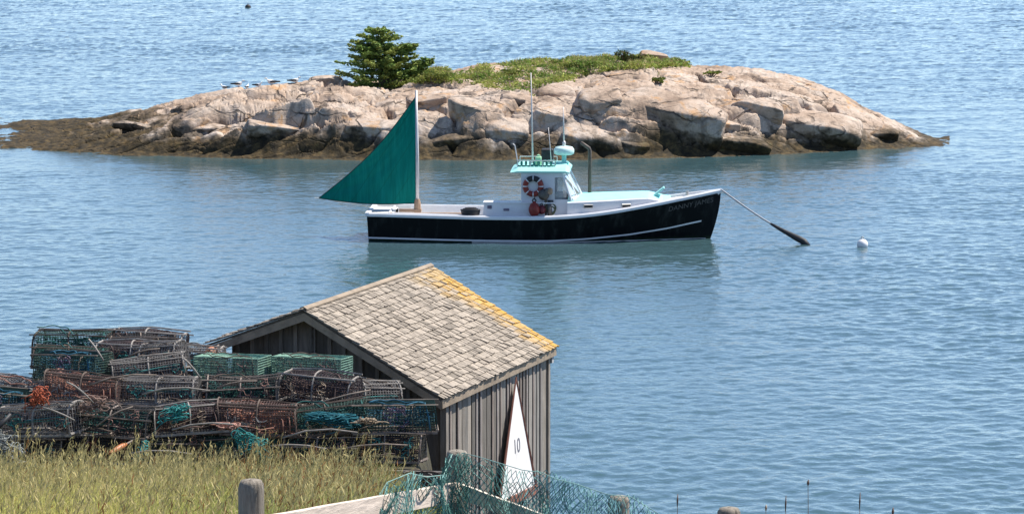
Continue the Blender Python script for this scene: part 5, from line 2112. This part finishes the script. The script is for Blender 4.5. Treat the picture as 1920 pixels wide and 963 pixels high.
# weeds on the right, only their tops reach into view
STK = paint('dry_weed', (0.17, 0.10, 0.07), 0.9, 0.2, 20)
for i, (px, py, h_, lab) in enumerate([(1270, 925, 0.06, 'short dark weed tip just right of the post wrapped in net'), (1473, 928, 0.075, 'dark weed spike right of the right-hand post, between two paler stems'),
                                      (1515, 898, 0.03, 'highest weed tip, a small dark knob against the water'), (1612, 922, 0.08, 'slender dark weed spike farthest up on the right'),
                                      (1436, 945, 0.03, 'low pale weed head beside the dark spike'), (1674, 950, 0.04, 'lowest weed tip, farthest right at the bottom edge')]):
    D = 23.2 + 0.2 * i
    tp = P(px, py, D)
    g = float(ground(np.array([tp.x]), np.array([D]))[0])
    e_ = empty('weed_stalk', (tp.x, D, g))
    tag(e_, lab, 'weed', 'weed stalks at the bottom edge')
    mb = MB()
    H_ = tp.z - g
    mb.tube([(0.02, 0, 0), (0.01, 0, H_ * 0.6), (0, 0, H_ - h_ * 0.5)], [0.005, 0.004, 0.002], 5)
    mb.build('stem', TAN, e_)
    mb = MB()
    mb.tube([(0, 0, H_ - h_ * 1.5), (0.001, 0, H_ - h_ * 0.8), (0.003, 0, H_)], [0.003, 0.010 if h_ < 0.05 else 0.006, 0.002], 6)
    mb.build('seed_head', STK if i != 4 else TAN, e_, True)

#@FENCE
# ------------------------------------------------------------------ fence
m = NT('silvered_post')
vg = m.coord('Object', (16, 16, 1.3))
g1 = m.noise(vg, 1.6, 6, 0.7, 0.3)
g2 = m.noise(m.coord('Object'), 5.0, 4)
col = m.ramp(g1, [(0.32, (0.06, 0.05, 0.04)), (0.42, (0.20, 0.17, 0.135)), (0.6, (0.33, 0.285, 0.23)), (0.75, (0.42, 0.38, 0.32))])
col = m.mix(m.ramp(g2, [(0.55, 0.0), (0.7, 0.5)]), col, (0.36, 0.36, 0.29))
m.l(col, m.b.inputs['Base Color'])
m.b.inputs['Roughness'].default_value = 0.9
m.l(m.bump(g1, 1.0, 0.02), m.b.inputs['Normal'])
POST = m.m
RAIL = tinted('silvered_rail', 0.85, 6.0, 0.35, 0.01, stretch=(1, 1, 5))
fence = empty('fence', P(857, 845, 24.0) - Vector((0, 0, 1.1)))
tag(fence, 'grey wooden post and rail fence across the bottom of the view', 'fence')
f0 = fence.location.copy()
for px, py, D, rad in ((471, 901, 21.5, 0.081), (857, 846, 24.0, 0.077), (1160, 931, 23.9, 0.076), (1367, 953, 23.8, 0.082), (60, 975, 19.6, 0.08)):
    tp = P(px, py, D)
    g = float(ground(np.array([tp.x]), np.array([D]))[0])
    mb = MB()
    n = 20
    prof = [(rad * 1.04, g - 0.3), (rad * 1.03, g + 0.3), (rad, tp.z - 0.05), (rad * 0.96, tp.z - 0.018), (rad * 0.82, tp.z + 0.004), (rad * 0.4, tp.z + 0.012), (0.004, tp.z + 0.013)]
    rr = random.Random(int(px))
    mb.lathe(prof, n, Matrix.Translation((tp.x, D, 0)))
    mb.v = [(x + 0.004 * math.sin(7 * z + 3 * i), y + 0.003 * math.cos(9 * z + 2 * i), z) for i, (x, y, z) in enumerate(mb.v)]
    mb.build('post', POST, fence, True).location = -f0


def rail(A, B, hgt, thick, col):
    mb = MB()
    mb.col = col
    d = (B - A)
    d.z = 0
    sd_ = Vector((d.y, -d.x, 0)).normalized()
    n = 12
    vs, fs = [], []
    for i in range(n + 1):
        p = A.lerp(B, i / n) + Vector((0, 0, 0.0015 * math.sin(i * 1.9)))
        vs += [p, p + sd_ * thick, p + sd_ * thick - Vector((0, 0, hgt + 0.004 * math.cos(i * 2.3))), p - Vector((0, 0, hgt))]
    for i in range(n):
        for k in range(4):
            k2 = (k + 1) % 4
            fs.append((i * 4 + k, i * 4 + k2, (i + 1) * 4 + k2, (i + 1) * 4 + k))
    fs += [(0, 3, 2, 1), tuple(n * 4 + k for k in range(4))]
    mb.add(vs, fs)
    o = mb.build('rail', RAIL, fence)
    o.location = -f0
    return o


rail(P(470, 970, 21.45), P(852, 903, 23.9), 0.135, 0.045, (0.78, 0.65, 0.54))
rail(P(868, 906, 23.9), P(1160, 1014, 23.8), 0.11, 0.045, (0.62, 0.55, 0.46))
rail(P(1160, 1010, 23.8), P(1367, 1030, 23.7), 0.11, 0.045, (0.46, 0.42, 0.36))
rail(P(60, 1045, 19.6), P(470, 972, 21.4), 0.13, 0.045, (0.5, 0.45, 0.39))

#@NET
# ------------------------------------------------------------------ fishing net draped over the fence
NETM = tinted('trawl_twine', 0.8, 20, 0.2)


def drape(path, drop, seed, cell=0.055, col=(0.07, 0.24, 0.22), rad=0.0027, fold=0.07, dens=1.7):
    """diamond netting hung from a line of points"""
    pts_ = [P(*p) for p in path]
    seg = [0]
    for a, b in zip(pts_[:-1], pts_[1:]):
        seg.append(seg[-1] + (b - a).length)
    Lg = seg[-1]
    nu = int(Lg / cell * dens / 2) * 2
    nv = int(drop / (cell * 0.62))
    mbx = MB()
    sx = [p.x for p in pts_]
    sy = [p.y for p in pts_]
    sz = [p.z for p in pts_]

    def pos(i, j):
        s = Lg * i / nu
        d = j * cell * 0.62
        fx = float(fbm2(np.array([s * 5.0 + seed]), np.array([d * 2.0]), 2, 60)[0])
        fy = float(fbm2(np.array([s * 4.0 + seed * 2]), np.array([d * 1.5 + 5]), 2, 63)[0])
        fz = float(fbm2(np.array([s * 3.0 + seed]), np.array([d * 1.0 + 9]), 2, 66)[0])
        return Vector((np.interp(s, seg, sx) + fold * fx * 1.3, np.interp(s, seg, sy) + fold * 2 * fy - 0.12 * min(d, 0.5), np.interp(s, seg, sz) - d * (0.95 + 0.2 * fz) + 0.35 * fold * fx))
    G = [[pos(i + 0.5 * (j % 2), j) for i in range(nu + 1)] for j in range(nv + 1)]
    rr = random.Random(seed)
    for j in range(nv):
        for i in range(nu + 1):
            k = rr.uniform(0.75, 1.3)
            mbx.col = (col[0] * k, col[1] * k, col[2] * k)
            a = G[j][i]
            for di in ((0, 1) if j % 2 else (0, -1)):
                if 0 <= i + di <= nu:
                    mbx.tube([a, G[j + 1][i + di]], rad, 3, False)
    return mbx


net = empty('fishing_net', P(857, 846, 24.0))
tag(net, 'teal fishing net draped in folds over the fence corner', 'net')
nl = net.location.copy()
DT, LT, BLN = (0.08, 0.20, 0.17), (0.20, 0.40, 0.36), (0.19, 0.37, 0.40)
SHEETS = [
    ([(690, 985, 22.9), (706, 935, 22.9), (726, 903, 23.0), (768, 886, 23.2), (800, 893, 23.5), (832, 889, 23.7), (848, 850, 23.85)], 0.55, 3, LT),
    ([(700, 975, 22.85), (722, 915, 22.9), (760, 900, 23.1), (800, 905, 23.4), (840, 890, 23.7)], 0.45, 9, DT),
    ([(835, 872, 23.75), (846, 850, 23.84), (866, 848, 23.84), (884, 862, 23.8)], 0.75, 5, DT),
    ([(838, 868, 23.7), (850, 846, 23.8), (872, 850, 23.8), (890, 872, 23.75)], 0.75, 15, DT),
    ([(868, 848, 23.85), (900, 856, 23.8), (940, 868, 23.75), (980, 880, 23.7), (1015, 884, 23.7), (1040, 896, 23.7), (1080, 906, 23.7), (1140, 926, 23.7), (1182, 930, 23.7), (1235, 962, 23.7), (1260, 985, 23.7)], 0.62, 7, LT),
    ([(1000, 892, 23.9), (1040, 893, 23.9), (1080, 908, 23.9), (1130, 930, 23.85), (1180, 938, 23.7), (1225, 968, 23.8)], 0.55, 12, BLN),
    ([(1010, 900, 23.6), (1060, 904, 23.6), (1110, 920, 23.6), (1150, 945, 23.6)], 0.45, 22, BLN),
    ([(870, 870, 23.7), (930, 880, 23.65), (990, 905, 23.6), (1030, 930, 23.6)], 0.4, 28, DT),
]
allm = MB()
for path, drop, sd_, col in SHEETS:
    q = drape(path, drop, sd_, col=col)
    o = len(allm.v)
    allm.v += q.v
    allm.c += q.c
    allm.f += [[i + o for i in f] for f in q.f]
    allm.mi += q.mi
allm.v = [(x - nl.x, y - nl.y, z - nl.z) for x, y, z in allm.v]
allm.build('netting', NETM, net)
mb = MB()
for path, drop, sd_, col in (SHEETS[0], SHEETS[4]):
    mb.tube([P(*p) - nl + Vector((0, -0.01, 0.0)) for p in path], 0.0035, 4)
mb.build('head_rope', paint('pale_teal_rope', (0.25, 0.42, 0.38), 0.85, 0.2, 20), net, True)
